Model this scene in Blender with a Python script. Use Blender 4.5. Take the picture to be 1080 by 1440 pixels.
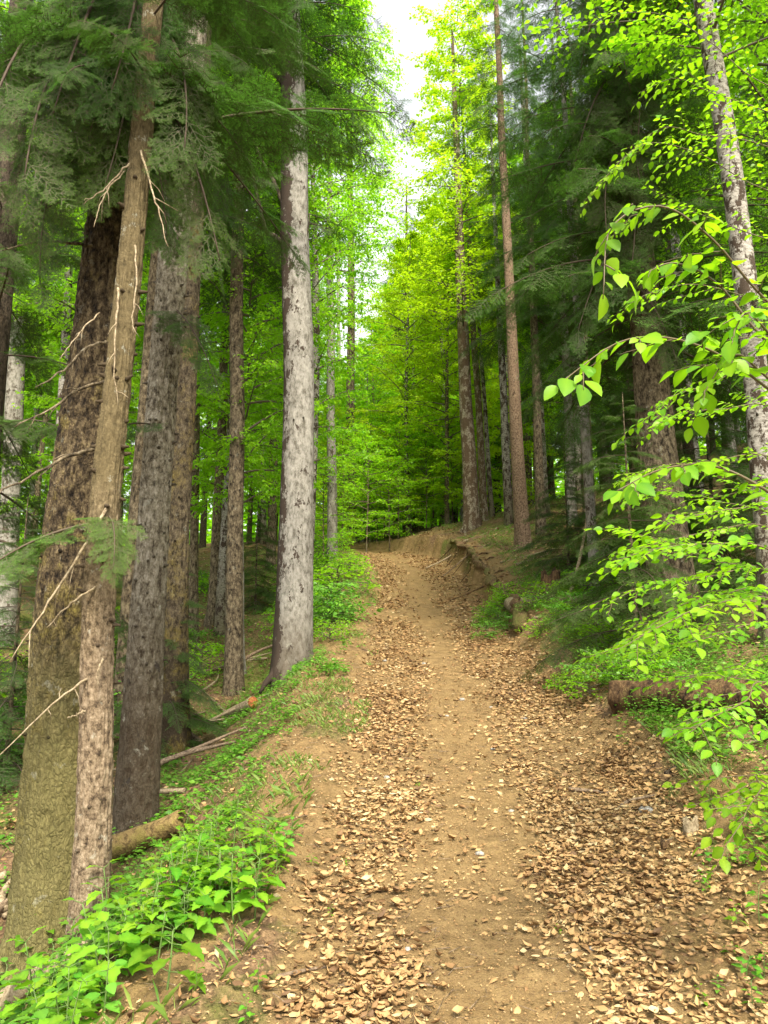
import bpy, math, random
import numpy as np

# ------------------------------------------------------------------ camera, sky, sun, exposure
for o in list(bpy.data.objects):
    bpy.data.objects.remove(o)
scene = bpy.context.scene
COL = scene.collection
rad = math.radians
PITCH = rad(10.0)
F = 1088.0                      # focal length in pixels of the 1080 x 1440 photograph
EYE = np.array([0.0, 0.0, 1.6])
cam_data = bpy.data.cameras.new("camera")
cam = bpy.data.objects.new("camera", cam_data)
COL.objects.link(cam)
cam.location = EYE
cam.rotation_euler = (rad(90) + PITCH, 0, 0)
cam_data.sensor_fit = 'VERTICAL'
cam_data.sensor_height = 24
cam_data.lens = 24 * F / 1440.0
cam_data.clip_start = 0.05
cam_data.clip_end = 1500
scene.camera = cam

SUN_EL, SUN_AZ = 50.0, 168.0     # azimuth clockwise from +Y (the view direction)
world = bpy.data.worlds.new("World")
scene.world = world
world.use_nodes = True
wn = world.node_tree
wn.nodes.clear()
w_out = wn.nodes.new('ShaderNodeOutputWorld')
w_bg = wn.nodes.new('ShaderNodeBackground')
w_sky = wn.nodes.new('ShaderNodeTexSky')
w_sky.sky_type = 'NISHITA'
w_sky.sun_disc = False
w_sky.sun_elevation = rad(SUN_EL)
w_sky.sun_rotation = rad(SUN_AZ)
w_sky.dust_density = 3.0
w_hs = wn.nodes.new('ShaderNodeHueSaturation')       # thin high cloud: a whitened sky
w_hs.inputs['Saturation'].default_value = 0.10
w_hs.inputs['Value'].default_value = 1.25
wn.links.new(w_sky.outputs[0], w_hs.inputs['Color'])
wn.links.new(w_hs.outputs[0], w_bg.inputs[0])
w_bg.inputs[1].default_value = 0.12
wn.links.new(w_bg.outputs[0], w_out.inputs[0])

sun_d = bpy.data.lights.new("sun", 'SUN')
sun_d.energy = 2.3
sun_d.angle = rad(10)
sun_d.color = (1.0, 0.92, 0.74)
sun = bpy.data.objects.new("sun", sun_d)
COL.objects.link(sun)
sun.rotation_euler = (rad(90 - SUN_EL), 0, rad(180 - SUN_AZ))
sun.location = (0, 0, 60)

scene.view_settings.view_transform = 'Standard'
scene.view_settings.look = 'None'
scene.view_settings.gamma = 1
scene.view_settings.exposure = 1.76
scene.render.resolution_x, scene.render.resolution_y = 768, 1024
scene.cycles.max_bounces = 7
scene.cycles.diffuse_bounces = 4
scene.cycles.glossy_bounces = 2
scene.cycles.transmission_bounces = 5
scene.cycles.transparent_max_bounces = 4

rng = np.random.default_rng(11)
U = rng.uniform
N_ = rng.normal

# ------------------------------------------------------------------ helpers
def _hash(i, j, k):
    n = (i.astype(np.int64) * 374761393 + j.astype(np.int64) * 668265263 + k.astype(np.int64) * 2147483647 + 1013) & 0xFFFFFFFF
    n = ((n ^ (n >> 13)) * 1274126177) & 0xFFFFFFFF
    n = n ^ (n >> 16)
    return (n & 0xFFFF) / 32767.5 - 1.0

def vn(x, y, z=0.0):
    x, y, z = np.broadcast_arrays(np.asarray(x, float), np.asarray(y, float), np.asarray(z, float))
    xi, yi, zi = np.floor(x), np.floor(y), np.floor(z)
    fx, fy, fz = x - xi, y - yi, z - zi
    fx, fy, fz = [f * f * (3 - 2 * f) for f in (fx, fy, fz)]
    r = 0
    for a in (0, 1):
        for b in (0, 1):
            for c in (0, 1):
                w = (fx if a else 1 - fx) * (fy if b else 1 - fy) * (fz if c else 1 - fz)
                r = r + w * _hash(xi + a, yi + b, zi + c)
    return r

def fbm(x, y, z=0.0, o=3):
    r, a, f = 0, 1.0, 1.0
    for _ in range(o):
        r = r + a * vn(np.asarray(x) * f, np.asarray(y) * f, np.asarray(z) * f + 7.3 * _)
        a *= .5; f *= 2.03
    return r

def sm(t):
    t = np.clip(t, 0, 1)
    return t * t * (3 - 2 * t)

_ty = np.linspace(-40, 200, 2401)
def table(pts, s=1.2):
    v = np.interp(_ty, [p[0] for p in pts], [p[1] for p in pts])
    k = np.exp(-0.5 * (np.arange(-40, 41) * 0.1 / s) ** 2); k /= k.sum()
    v2 = np.convolve(np.pad(v, 40, mode='edge'), k, mode='valid')
    return lambda y: np.interp(y, _ty, v2)

G = table([(-40, -3.5), (-10, -1.2), (0, -.15), (3.6, .02), (8.6, .93), (14, 2.0), (21.7, 3.8), (26, 4.75), (32, 5.9), (45, 8.0), (80, 13), (200, 30)])
CX = table([(-40, 0.5), (0, .62), (3.6, .69), (8.6, .91), (14, .95), (20, .95), (23, .75), (26, .1), (29, -1.6), (34, -6), (60, -30), (200, -100)], .8)
BK = table([(-40, .12), (3, .14), (9, .2), (13, .45), (18, .68), (25, .7), (30, .3), (200, 0)])
LD = table([(-40, 1), (12, 1), (20, .7), (28, .25), (200, .2)])

def Hs(x, y):
    x = np.asarray(x, float); y = np.asarray(y, float)
    d = x - CX(y)
    wob = 0.14 * vn(y * .9, 3.1) + .10 * vn(y * 2.6, 9.1) + .04 * vn(y * 6, 2.1)
    r = d - 1.15 - wob
    l = -d - 1.1 + wob
    right = BK(y) * sm(r / (.5 - .28 * sm((y - 12) / 2))) + .26 * np.clip(r - .3, 0, 8) + .33 * np.clip(r - 8.3, 0, 60)
    left = .07 * sm(l / .25) - LD(y) * (.85 * sm((l - .5) / 1.6)) - .05 * np.clip(l - 2.1, 0, 12)
    dish = -.05 * (1 - np.clip(d / 1.15, -1, 1) ** 2)
    near = right + left + dish
    gen = .2 * np.clip(x, 0, 60) - .04 * np.clip(-x, 0, 20)
    w = 1 - sm((y - 26) / 7)
    off = sm((np.abs(d) - 1.0) / 1.2)
    return G(y) + w * near + (1 - w) * gen + off * (.10 * vn(x * .8, y * .8) + .05 * vn(x * 2.2, y * 2.2)) + .012 * vn(x * 5, y * 5)

def Hm(x, y):
    d = np.abs(np.asarray(x) - CX(y))
    return Hs(x, y) + (.008 + .022 * sm((d - .9) / .4)) * fbm(np.asarray(x) * 11, np.asarray(y) * 11, 0, 3)

def ray(px, py):
    u, v = (px - 540) / F, (720 - py) / F
    c, s = math.cos(PITCH), math.sin(PITCH)
    return np.array([u, c - v * s, s + v * c])

def ground_at(px, py, far=90):
    r = ray(px, py)
    t = np.linspace(1.5, far, 9000)
    p = EYE[None] + t[:, None] * r[None]
    below = p[:, 2] < Hs(p[:, 0], p[:, 1])
    i = int(np.argmax(below)) if below.any() else len(t) - 1
    return p[i]

def at_y(px, py, y):
    r = ray(px, py)
    return EYE + r * (y / r[1])

def gp(x, y, dz=0.0):
    return np.array([x, y, float(Hs(x, y)) + dz])

def proj(p):
    q = np.asarray(p) - EYE
    c, s = math.cos(PITCH), math.sin(PITCH)
    dep = q[..., 1] * c + q[..., 2] * s
    up = -q[..., 1] * s + q[..., 2] * c
    return 540 + F * q[..., 0] / dep, 720 - F * up / dep, dep

class Acc:
    def __init__(s): s.V = []; s.T = []; s.Q = []; s.A = []; s.n = 0
    def add(s, V, Fc, var=0.5):
        V = np.asarray(V, float).reshape(-1, 3)
        for f in (Fc if isinstance(Fc, (list, tuple)) else [Fc]):
            f = np.asarray(f)
            if len(f): (s.T if f.shape[1] == 3 else s.Q).append(f + s.n)
        s.V.append(V); s.A.append(np.broadcast_to(np.asarray(var, float), (len(V),)).copy()); s.n += len(V)
        return s
    def get(s):
        V = np.concatenate(s.V); A = np.concatenate(s.A)
        T = np.concatenate(s.T) if s.T else np.zeros((0, 3), int)
        Q = np.concatenate(s.Q) if s.Q else np.zeros((0, 4), int)
        return V, T, Q, A

def mk(name, acc, mat, smooth=False):
    V, T, Q, A = acc.get() if isinstance(acc, Acc) else acc
    me = bpy.data.meshes.new(name)
    me.vertices.add(len(V)); me.vertices.foreach_set('co', V.astype(np.float32).ravel())
    nl = 3 * len(T) + 4 * len(Q)
    me.loops.add(nl)
    me.loops.foreach_set('vertex_index', np.concatenate([T.ravel(), Q.ravel()]).astype(np.int32))
    me.polygons.add(len(T) + len(Q))
    st = np.concatenate([np.arange(len(T)) * 3, 3 * len(T) + np.arange(len(Q)) * 4])
    me.polygons.foreach_set('loop_start', st.astype(np.int32))
    if smooth:
        me.polygons.foreach_set('use_smooth', np.ones(len(T) + len(Q), bool))
    me.update(calc_edges=True)
    a = me.attributes.new('var', 'FLOAT', 'POINT')
    a.data.foreach_set('value', A.astype(np.float32))
    me.materials.append(mat)
    return me

def obj(name, me, parent=None, loc=None):
    o = bpy.data.objects.new(name, me)
    COL.objects.link(o)
    if parent: o.parent = parent
    if loc is not None: o.location = loc
    return o

def tag(o, label, cat, group=None, kind=None):
    if label: o['label'] = label
    if cat: o['category'] = cat
    if group: o['group'] = group
    if kind: o['kind'] = kind
    return o

def thing(name, label, cat, loc=(0, 0, 0), rz=0, group=None):
    o = bpy.data.objects.new(name, None)
    COL.objects.link(o)
    o.empty_display_size = .2
    o.location = loc; o.rotation_euler = (0, 0, rz)
    return tag(o, label, cat, group)

def copy_tree(o, parent=None):
    c = o.copy(); COL.objects.link(c)
    if parent: c.parent = parent
    for ch in list(o.children): copy_tree(ch, c)
    return c

def norm(v):
    v = np.asarray(v, float)
    return v / np.maximum(np.linalg.norm(v, axis=-1, keepdims=True), 1e-9)

def tube(pts, rads, sides=8, seed=0, bump=0.0, cap=True):
    pts = np.asarray(pts, float); n = len(pts)
    rads = np.broadcast_to(np.asarray(rads, float), (n,)).copy()
    tan = norm(np.gradient(pts, axis=0))
    ref = np.array([1., 0, 0]) if abs(tan[:, 2]).mean() > .8 else np.array([0, 0, 1.])
    X = norm(np.cross(np.broadcast_to(ref, tan.shape), tan)); Y = np.cross(tan, X)
    th = np.linspace(0, 2 * math.pi, sides, endpoint=False)
    rr = rads[:, None] * np.ones((n, sides))
    if bump:
        s = np.r_[0, np.cumsum(np.linalg.norm(np.diff(pts, axis=0), axis=1))]
        rr *= 1 + bump * fbm(2.2 * np.cos(th)[None] + seed, 2.2 * np.sin(th)[None] + 0 * s[:, None], s[:, None] * 3.0, 3)
    V = pts[:, None] + rr[..., None] * (np.cos(th)[None, :, None] * X[:, None] + np.sin(th)[None, :, None] * Y[:, None])
    i = np.arange(n - 1)[:, None] * sides; j = np.arange(sides)[None]; k = (j + 1) % sides
    Q = np.stack([i + j, i + k, i + sides + k, i + sides + j], -1).reshape(-1, 4)
    V = V.reshape(-1, 3)
    T = []
    if cap:
        V = np.vstack([V, pts[0], pts[-1]])
        a, b = n * sides, n * sides + 1; jj = np.arange(sides); kk = (jj + 1) % sides
        T = np.vstack([np.stack([kk, jj, 0 * jj + a], 1), np.stack([(n - 1) * sides + jj, (n - 1) * sides + kk, 0 * jj + b], 1)])
        return V, [Q, T]
    return V, [Q]

def curve(pts, n=12):
    """smooth curve through points (Catmull-Rom)"""
    P = np.asarray(pts, float)
    if len(P) == 2: return P[0] + (P[1] - P[0]) * np.linspace(0, 1, n)[:, None]
    Q = np.vstack([2 * P[0] - P[1], P, 2 * P[-1] - P[-2]])
    t = np.linspace(0, len(P) - 1 - 1e-6, n); i = t.astype(int); f = (t - i)[:, None]
    a, b, c, d = Q[i], Q[i + 1], Q[i + 2], Q[i + 3]
    return .5 * ((2 * b) + (-a + c) * f + (2 * a - 5 * b + 4 * c - d) * f ** 2 + (-a + 3 * b - 3 * c + d) * f ** 3)

def rib(T, v):
    """paler midrib, deeper margin: tone offset per vertex of a leaf template"""
    d = np.where(np.abs(T[:, 0]) < .01, .22, -.10)
    return np.clip(np.repeat(v, len(T)) + np.tile(d, len(v)), 0, 1)

def inst(T, faces, P, Y, Nn, S):
    """copies of template T placed at P with axis Y and normal Nn, scale S"""
    Y = norm(Y); Z = norm(Nn - (Nn * Y).sum(-1, keepdims=True) * Y); X = np.cross(Y, Z)
    S = np.asarray(S, float)
    if S.ndim == 0: S = np.full(len(P), float(S))
    if S.ndim == 1: S = np.stack([S, S, S], 1)
    V = (P[:, None] + (T[None, :, 0, None] * S[:, None, 0:1]) * X[:, None] + (T[None, :, 1, None] * S[:, None, 1:2]) * Y[:, None] + (T[None, :, 2, None] * S[:, None, 2:3]) * Z[:, None])
    off = (np.arange(len(P)) * len(T))[:, None, None]
    fs = [(f[None] + off).reshape(-1, f.shape[1]) for f in faces]
    return V.reshape(-1, 3), fs

LEAF_LO = (np.array([(0, 0, 0), (.33, .45, .07), (0, 1, -.06), (-.33, .45, .07)]), [np.array([(0, 1, 2), (0, 2, 3)])])
_o = [(.0, 0), (.20, .12), (.33, .35), (.30, .6), (.15, .84), (0, 1.0)]
_v = [(0, 0, 0)] + [(0, y, 0) for y in (.12, .35, .6, .84)] + [(0, 1.0, 0)] + [(x, y, .22 * x) for x, y in _o[1:5]] + [(-x, y, .22 * x) for x, y in _o[1:5]]
_v = np.array(_v); _v[:, 2] -= .18 * _v[:, 1] ** 2
LEAF_HI = (_v, [np.array([(0, 6, 1), (0, 1, 10), (4, 9, 5), (4, 5, 13)]), np.array([(1, 6, 7, 2), (2, 7, 8, 3), (3, 8, 9, 4), (10, 1, 2, 11), (11, 2, 3, 12), (12, 3, 4, 13)])])
# pointed and toothed leaf of a herb
_hx = [(0, 0), (.24, .10), (.22, .17), (.36, .27), (.30, .35), (.38, .46), (.27, .54), (.28, .66), (.16, .73), (.14, .84), (0, 1.0)]
_v = [(0, y, 0) for x, y in _hx] + [(x, y, .25 * x) for x, y in _hx[1:-1]] + [(-x, y, .25 * x) for x, y in _hx[1:-1]]
_v = np.array(_v); _v[:, 2] -= .3 * _v[:, 1] ** 2; _v[:, 2] += .03 * np.sin(_v[:, 1] * 17) * (np.abs(_v[:, 0]) > .01)
_n = len(_hx)
_t = [(0, _n, 1), (0, 1, 2 * _n - 2), (_n - 2, 2 * _n - 3, _n - 1), (_n - 2, _n - 1, 3 * _n - 5)]
_q = [(k, _n + k - 1, _n + k, k + 1) for k in range(1, _n - 2)] + [(2 * _n - 2 + k - 1, k, k + 1, 2 * _n - 2 + k) for k in range(1, _n - 2)]
LEAF_HERB = (_v, [np.array(_t), np.array(_q)])
LITTER = (np.array([(0, 0, .10), (.15, .16, .12), (.28, .42, .10), (.14, .78, .13), (.02, 1.05, .22), (-.12, .80, .18), (-.29, .52, .14), (-.19, .22, .09), (0, .3, 0), (0, .7, .03)]),
          [np.array([(0, 1, 8), (0, 8, 7), (4, 9, 3), (4, 5, 9)]), np.array([(1, 2, 9, 8), (7, 8, 9, 6)]), np.array([(2, 3, 9), (5, 6, 9)])])

# ------------------------------------------------------------------ materials
def nodes(name):
    m = bpy.data.materials.new(name); m.use_nodes = True
    nt = m.node_tree; nt.nodes.clear()
    return m, nt, nt.nodes, nt.links

def ramp(nt, fac, stops, interp='LINEAR'):
    r = nt.nodes.new('ShaderNodeValToRGB'); cr = r.color_ramp; cr.interpolation = interp
    while len(cr.elements) > 1: cr.elements.remove(cr.elements[-1])
    cr.elements[0].position = stops[0][0]; cr.elements[0].color = (*c3(stops[0][1]), 1)
    for p, c in stops[1:]:
        e = cr.elements.new(p); e.color = (*c3(c), 1)
    nt.links.new(fac, r.inputs[0]); return r.outputs[0]

def c3(c): return (c, c, c) if isinstance(c, (int, float)) else tuple(c)

def noise(nt, vec, scale, detail=4, rough=.55, dist=0):
    n = nt.nodes.new('ShaderNodeTexNoise'); n.inputs['Scale'].default_value = scale
    n.inputs['Detail'].default_value = detail; n.inputs['Roughness'].default_value = rough
    n.inputs['Distortion'].default_value = dist
    nt.links.new(vec, n.inputs['Vector']); return n.outputs['Fac']

def mapping(nt, src, sc=(1, 1, 1)):
    m = nt.nodes.new('ShaderNodeMapping'); m.inputs['Scale'].default_value = sc
    nt.links.new(src, m.inputs['Vector']); return m.outputs[0]

def mix(nt, fac, a, b, mode='MIX'):
    m = nt.nodes.new('ShaderNodeMix'); m.data_type = 'RGBA'; m.blend_type = mode
    for s, v in ((m.inputs[0], fac), (m.inputs[6], a), (m.inputs[7], b)):
        if isinstance(v, bpy.types.NodeSocket): nt.links.new(v, s)
        elif isinstance(v, (int, float)) and s == m.inputs[0]: s.default_value = v
        else: s.default_value = (*c3(v), 1)
    return m.outputs[2]

def mth(nt, op, a, b=0.0, clamp=False):
    m = nt.nodes.new('ShaderNodeMath'); m.operation = op; m.use_clamp = clamp
    for s, v in ((m.inputs[0], a), (m.inputs[1], b)):
        if isinstance(v, bpy.types.NodeSocket): nt.links.new(v, s)
        else: s.default_value = v
    return m.outputs[0]

def attr(nt, name):
    a = nt.nodes.new('ShaderNodeAttribute'); a.attribute_name = name; return a.outputs['Fac']

def finish(nt, col, rough=.85, bumph=None, bstr=.5, bdist=.02, spec=.3):
    p = nt.nodes.new('ShaderNodeBsdfPrincipled'); o = nt.nodes.new('ShaderNodeOutputMaterial')
    nt.links.new(col, p.inputs['Base Color'])
    if isinstance(rough, bpy.types.NodeSocket): nt.links.new(rough, p.inputs['Roughness'])
    else: p.inputs['Roughness'].default_value = rough
    p.inputs['Specular IOR Level'].default_value = spec
    if bumph is not None:
        b = nt.nodes.new('ShaderNodeBump'); b.inputs['Strength'].default_value = bstr; b.inputs['Distance'].default_value = bdist
        nt.links.new(bumph, b.inputs['Height']); nt.links.new(b.outputs[0], p.inputs['Normal'])
    nt.links.new(p.outputs[0], o.inputs[0]); return p

def bark(name, dark, base, light, scale=14, stretch=.35, crack=.6, moss=None, mossamt=.0, patch=None, patchamt=.0, lichen=0.0, bstr=.8, bdist=.02,
         low=None, lowz=(0, 1), side=0.0, high=None, highz=(3, 6)):
    m, nt, N, L = nodes(name)
    tc = N.new('ShaderNodeTexCoord').outputs['Object']
    st = mapping(nt, tc, (1, 1, stretch))
    n1 = noise(nt, st, scale * 1.7, 10, .74)
    n2 = noise(nt, tc, scale * .18, 4, .6)
    v = N.new('ShaderNodeTexVoronoi'); v.feature = 'DISTANCE_TO_EDGE'; v.inputs['Scale'].default_value = scale * 3.2
    wv = N.new('ShaderNodeVectorMath'); wv.operation = 'ADD'
    nz = N.new('ShaderNodeTexNoise'); nz.inputs['Scale'].default_value = scale * .8; L.new(st, nz.inputs['Vector'])
    sc_ = N.new('ShaderNodeVectorMath'); sc_.operation = 'SCALE'; sc_.inputs['Scale'].default_value = .07
    L.new(nz.outputs['Color'], sc_.inputs[0]); L.new(st, wv.inputs[0]); L.new(sc_.outputs[0], wv.inputs[1])
    L.new(wv.outputs[0], v.inputs['Vector'])
    cr = ramp(nt, v.outputs['Distance'], [(0, 0), (.10, .5), (.35, 1)])
    col = ramp(nt, n1, [(.38, dark), (.49, base), (.62, light)])
    sepz = N.new('ShaderNodeSeparateXYZ'); L.new(tc, sepz.inputs[0])
    zz = mth(nt, 'ADD', sepz.outputs['Z'], mth(nt, 'MULTIPLY', n2, 1.2))
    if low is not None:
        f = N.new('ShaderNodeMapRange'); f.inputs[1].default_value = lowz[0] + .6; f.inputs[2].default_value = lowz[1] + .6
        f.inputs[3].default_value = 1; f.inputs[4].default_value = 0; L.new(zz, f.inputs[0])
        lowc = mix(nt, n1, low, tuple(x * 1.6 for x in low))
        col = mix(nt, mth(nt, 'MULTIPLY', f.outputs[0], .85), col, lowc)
    if high is not None:
        f = N.new('ShaderNodeMapRange'); f.inputs[1].default_value = highz[0] + .6; f.inputs[2].default_value = highz[1] + .6
        L.new(zz, f.inputs[0])
        highc = ramp(nt, n1, [(.3, tuple(x * .45 for x in high)), (.6, high)])
        col = mix(nt, mth(nt, 'MULTIPLY', f.outputs[0], .9), col, highc)
    col = mix(nt, mth(nt, 'MULTIPLY', n2, .8), col, mix(nt, .5, col, (0.55, .5, .42), 'MULTIPLY'))
    if moss is not None:
        mm = mth(nt, 'ADD', noise(nt, tc, 2.3, 8, .75), mth(nt, 'MULTIPLY', mth(nt, 'SUBTRACT', n1, .5), .5))
        mf = ramp(nt, mm, [(.62 - mossamt * .35, 0), (.78 - mossamt * .3, .75)])
        col = mix(nt, mf, col, mix(nt, n1, tuple(x * .5 for x in moss), moss))
    if lichen:
        lm = noise(nt, tc, 9, 5, .7)
        lf = ramp(nt, lm, [(.62, 0), (.66, lichen)])
        col = mix(nt, lf, col, (.42, .42, .34))
    if crack: col = mix(nt, crack, col, mix(nt, 1, col, mix(nt, cr, (.42, .38, .34), (1, 1, 1)), 'MULTIPLY'))
    pm = None
    if patch is not None:
        pn = noise(nt, mapping(nt, tc, (1, 1, .55)), 7, 6, .75)
        if side:  # dark patches grow denser towards the left side of the trunk
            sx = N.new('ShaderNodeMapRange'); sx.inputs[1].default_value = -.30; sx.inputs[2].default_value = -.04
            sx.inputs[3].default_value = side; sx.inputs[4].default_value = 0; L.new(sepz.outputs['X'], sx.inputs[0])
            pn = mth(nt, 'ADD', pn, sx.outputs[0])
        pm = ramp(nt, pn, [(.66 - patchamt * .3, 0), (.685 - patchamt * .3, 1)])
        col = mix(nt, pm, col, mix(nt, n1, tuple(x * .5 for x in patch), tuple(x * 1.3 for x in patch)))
    stub = ramp(nt, attr(nt, 'var'), [(.25, .75), (.4, 0)])
    col = mix(nt, stub, col, tuple(x * .8 for x in dark))
    h = mth(nt, 'ADD', mth(nt, 'MULTIPLY', n1, 1.4), mth(nt, 'MULTIPLY', cr, crack * .6))
    if pm is not None: h = mth(nt, 'SUBTRACT', h, mth(nt, 'MULTIPLY', pm, .6))
    finish(nt, col, .9, h, bstr, bdist, .2)
    return m

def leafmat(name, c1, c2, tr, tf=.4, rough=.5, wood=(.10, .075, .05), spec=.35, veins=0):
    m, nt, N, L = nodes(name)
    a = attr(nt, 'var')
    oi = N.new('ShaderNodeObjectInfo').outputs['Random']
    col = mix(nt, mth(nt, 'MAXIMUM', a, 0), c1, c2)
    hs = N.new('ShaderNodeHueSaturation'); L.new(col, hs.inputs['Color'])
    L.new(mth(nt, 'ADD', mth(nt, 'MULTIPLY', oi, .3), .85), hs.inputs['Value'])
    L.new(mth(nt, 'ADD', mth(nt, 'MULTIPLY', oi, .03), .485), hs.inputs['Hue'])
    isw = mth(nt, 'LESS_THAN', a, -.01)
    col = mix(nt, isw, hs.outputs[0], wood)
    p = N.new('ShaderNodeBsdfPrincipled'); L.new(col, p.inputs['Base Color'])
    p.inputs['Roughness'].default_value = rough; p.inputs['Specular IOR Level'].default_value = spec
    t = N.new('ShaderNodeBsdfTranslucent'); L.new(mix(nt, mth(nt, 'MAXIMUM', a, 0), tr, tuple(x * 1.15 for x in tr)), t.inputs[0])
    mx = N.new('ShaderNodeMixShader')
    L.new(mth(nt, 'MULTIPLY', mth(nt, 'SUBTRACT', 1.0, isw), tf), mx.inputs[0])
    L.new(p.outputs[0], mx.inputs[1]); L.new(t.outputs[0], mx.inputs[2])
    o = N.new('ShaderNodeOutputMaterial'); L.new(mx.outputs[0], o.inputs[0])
    return m

M = {}
M['fir_big'] = bark('fir_bark_big', (.012, .008, .005), (.085, .06, .032), (.25, .19, .105), 13, .55, .5, moss=(.26, .21, .035), mossamt=.24, lichen=.3,
                    low=(.17, .15, .055), lowz=(1.3, 2.4), bstr=1, bdist=.03)
M['fir_thin'] = bark('fir_bark_thin', (.045, .03, .018), (.20, .145, .09), (.36, .28, .19), 16, .8, .35, moss=(.17, .17, .06), mossamt=.02, lichen=.4,
                     high=(.155, .12, .055), highz=(1.6, 2.8), bstr=.8, bdist=.012)
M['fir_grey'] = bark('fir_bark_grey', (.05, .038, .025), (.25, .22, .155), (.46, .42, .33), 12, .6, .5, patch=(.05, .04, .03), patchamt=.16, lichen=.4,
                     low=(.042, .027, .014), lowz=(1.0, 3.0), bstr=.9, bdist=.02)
M['fir_moss'] = bark('fir_bark_mossy', (.025, .018, .011), (.13, .10, .06), (.25, .20, .13), 13, .6, .6, moss=(.28, .21, .035), mossamt=.36, lichen=.3,
                     low=(.035, .024, .013), lowz=(.6, 2.4))
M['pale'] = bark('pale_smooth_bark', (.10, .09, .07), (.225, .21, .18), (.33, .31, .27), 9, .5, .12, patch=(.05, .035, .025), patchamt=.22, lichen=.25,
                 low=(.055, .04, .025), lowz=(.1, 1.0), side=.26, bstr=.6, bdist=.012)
M['pale_plain'] = bark('pale_trunk_bark', (.09, .08, .06), (.21, .195, .16), (.31, .29, .25), 9, .5, .12, patch=(.06, .045, .03), patchamt=.3, lichen=.25, bstr=.6, bdist=.012)
M['birch'] = bark('blotched_birch_bark', (.08, .065, .05), (.28, .255, .215), (.42, .39, .34), 9, 2.2, .1, patch=(.055, .038, .025), patchamt=.5, low=(.09, .075, .035), lowz=(.2, 2.2), bstr=.6, bdist=.015)
M['flaky'] = bark('flaky_peeling_bark', (.10, .075, .045), (.33, .27, .19), (.45, .40, .31), 12, 1, .3, patch=(.13, .085, .05), patchamt=.62, bstr=.8, bdist=.02, moss=(.2,.19,.05), mossamt=.1)
M['spruce'] = bark('brown_spruce_bark', (.07, .042, .025), (.20, .135, .085), (.33, .235, .155), 18, .7, .45, lichen=.2)
M['mid'] = bark('grey_brown_bark', (.018, .013, .008), (.12, .092, .055), (.28, .225, .145), 12, .5, .4, moss=(.12, .12, .04), mossamt=.1, lichen=.3)
M['dark'] = bark('dark_bark', (.02, .015, .01), (.07, .054, .036), (.13, .10, .07), 14, .5, .6)
M['rot'] = bark('rotten_log_bark', (.02, .012, .007), (.10, .058, .028), (.21, .13, .06), 9, .4, .5, moss=(.12, .14, .03), mossamt=.16)
M['deadwood'] = bark('bleached_dead_wood', (.13, .095, .055), (.29, .225, .14), (.40, .33, .22), 20, 1, .1, bstr=.4)
M['stick'] = bark('brown_stick_bark', (.06, .045, .03), (.20, .14, .09), (.32, .24, .16), 25, 1, .2, bstr=.4)
M['mosslog'] = bark('mossy_log_bark', (.07, .05, .02), (.22, .15, .06), (.34, .25, .10), 10, 1, .4, moss=(.20, .19, .03), mossamt=.32)
M['cut'] = bark('red_rotten_wood', (.12, .035, .015), (.28, .09, .03), (.38, .15, .05), 20, 1, .1, bstr=.4)
M['stone'] = bark('path_stone', (.16, .15, .13), (.28, .26, .23), (.4, .38, .34), 18, 1, .0, bstr=.5)

M['beech'] = leafmat('beech_leaves', (.085, .22, .012), (.20, .37, .015), (.38, .74, .015), .54)
M['beech_y'] = leafmat('yellow_green_leaves', (.20, .36, .01), (.34, .48, .01), (.55, .80, .01), .5)
M['beech_d'] = leafmat('deep_green_leaves', (.06, .16, .015), (.10, .23, .02), (.18, .42, .015), .45)
M['near'] = leafmat('near_beech_leaves', (.06, .18, .010), (.24, .41, .016), (.32, .64, .008), .5, .42, wood=(.11, .08, .045), spec=.25)
M['herb'] = leafmat('herb_leaves', (.05, .17, .012), (.21, .37, .02), (.24, .52, .012), .38, .5, wood=(.10, .16, .04), spec=.2)
M['cover'] = leafmat('ground_cover_leaves', (.07, .20, .02), (.16, .33, .03), (.16, .42, .02), .35, .5, wood=(.10, .16, .04))
M['grass'] = leafmat('grass_blades', (.07, .15, .018), (.20, .25, .045), (.2, .3, .03), .3)
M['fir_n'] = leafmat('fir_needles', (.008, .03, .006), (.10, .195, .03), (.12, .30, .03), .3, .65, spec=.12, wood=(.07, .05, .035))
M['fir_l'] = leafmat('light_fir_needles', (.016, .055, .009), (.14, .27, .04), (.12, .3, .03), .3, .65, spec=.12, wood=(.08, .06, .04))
M['fir_d'] = leafmat('dark_fir_needles', (.007, .026, .006), (.085, .17, .03), (.10, .26, .025), .3, .65, spec=.12, wood=(.08, .06, .045))

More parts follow.
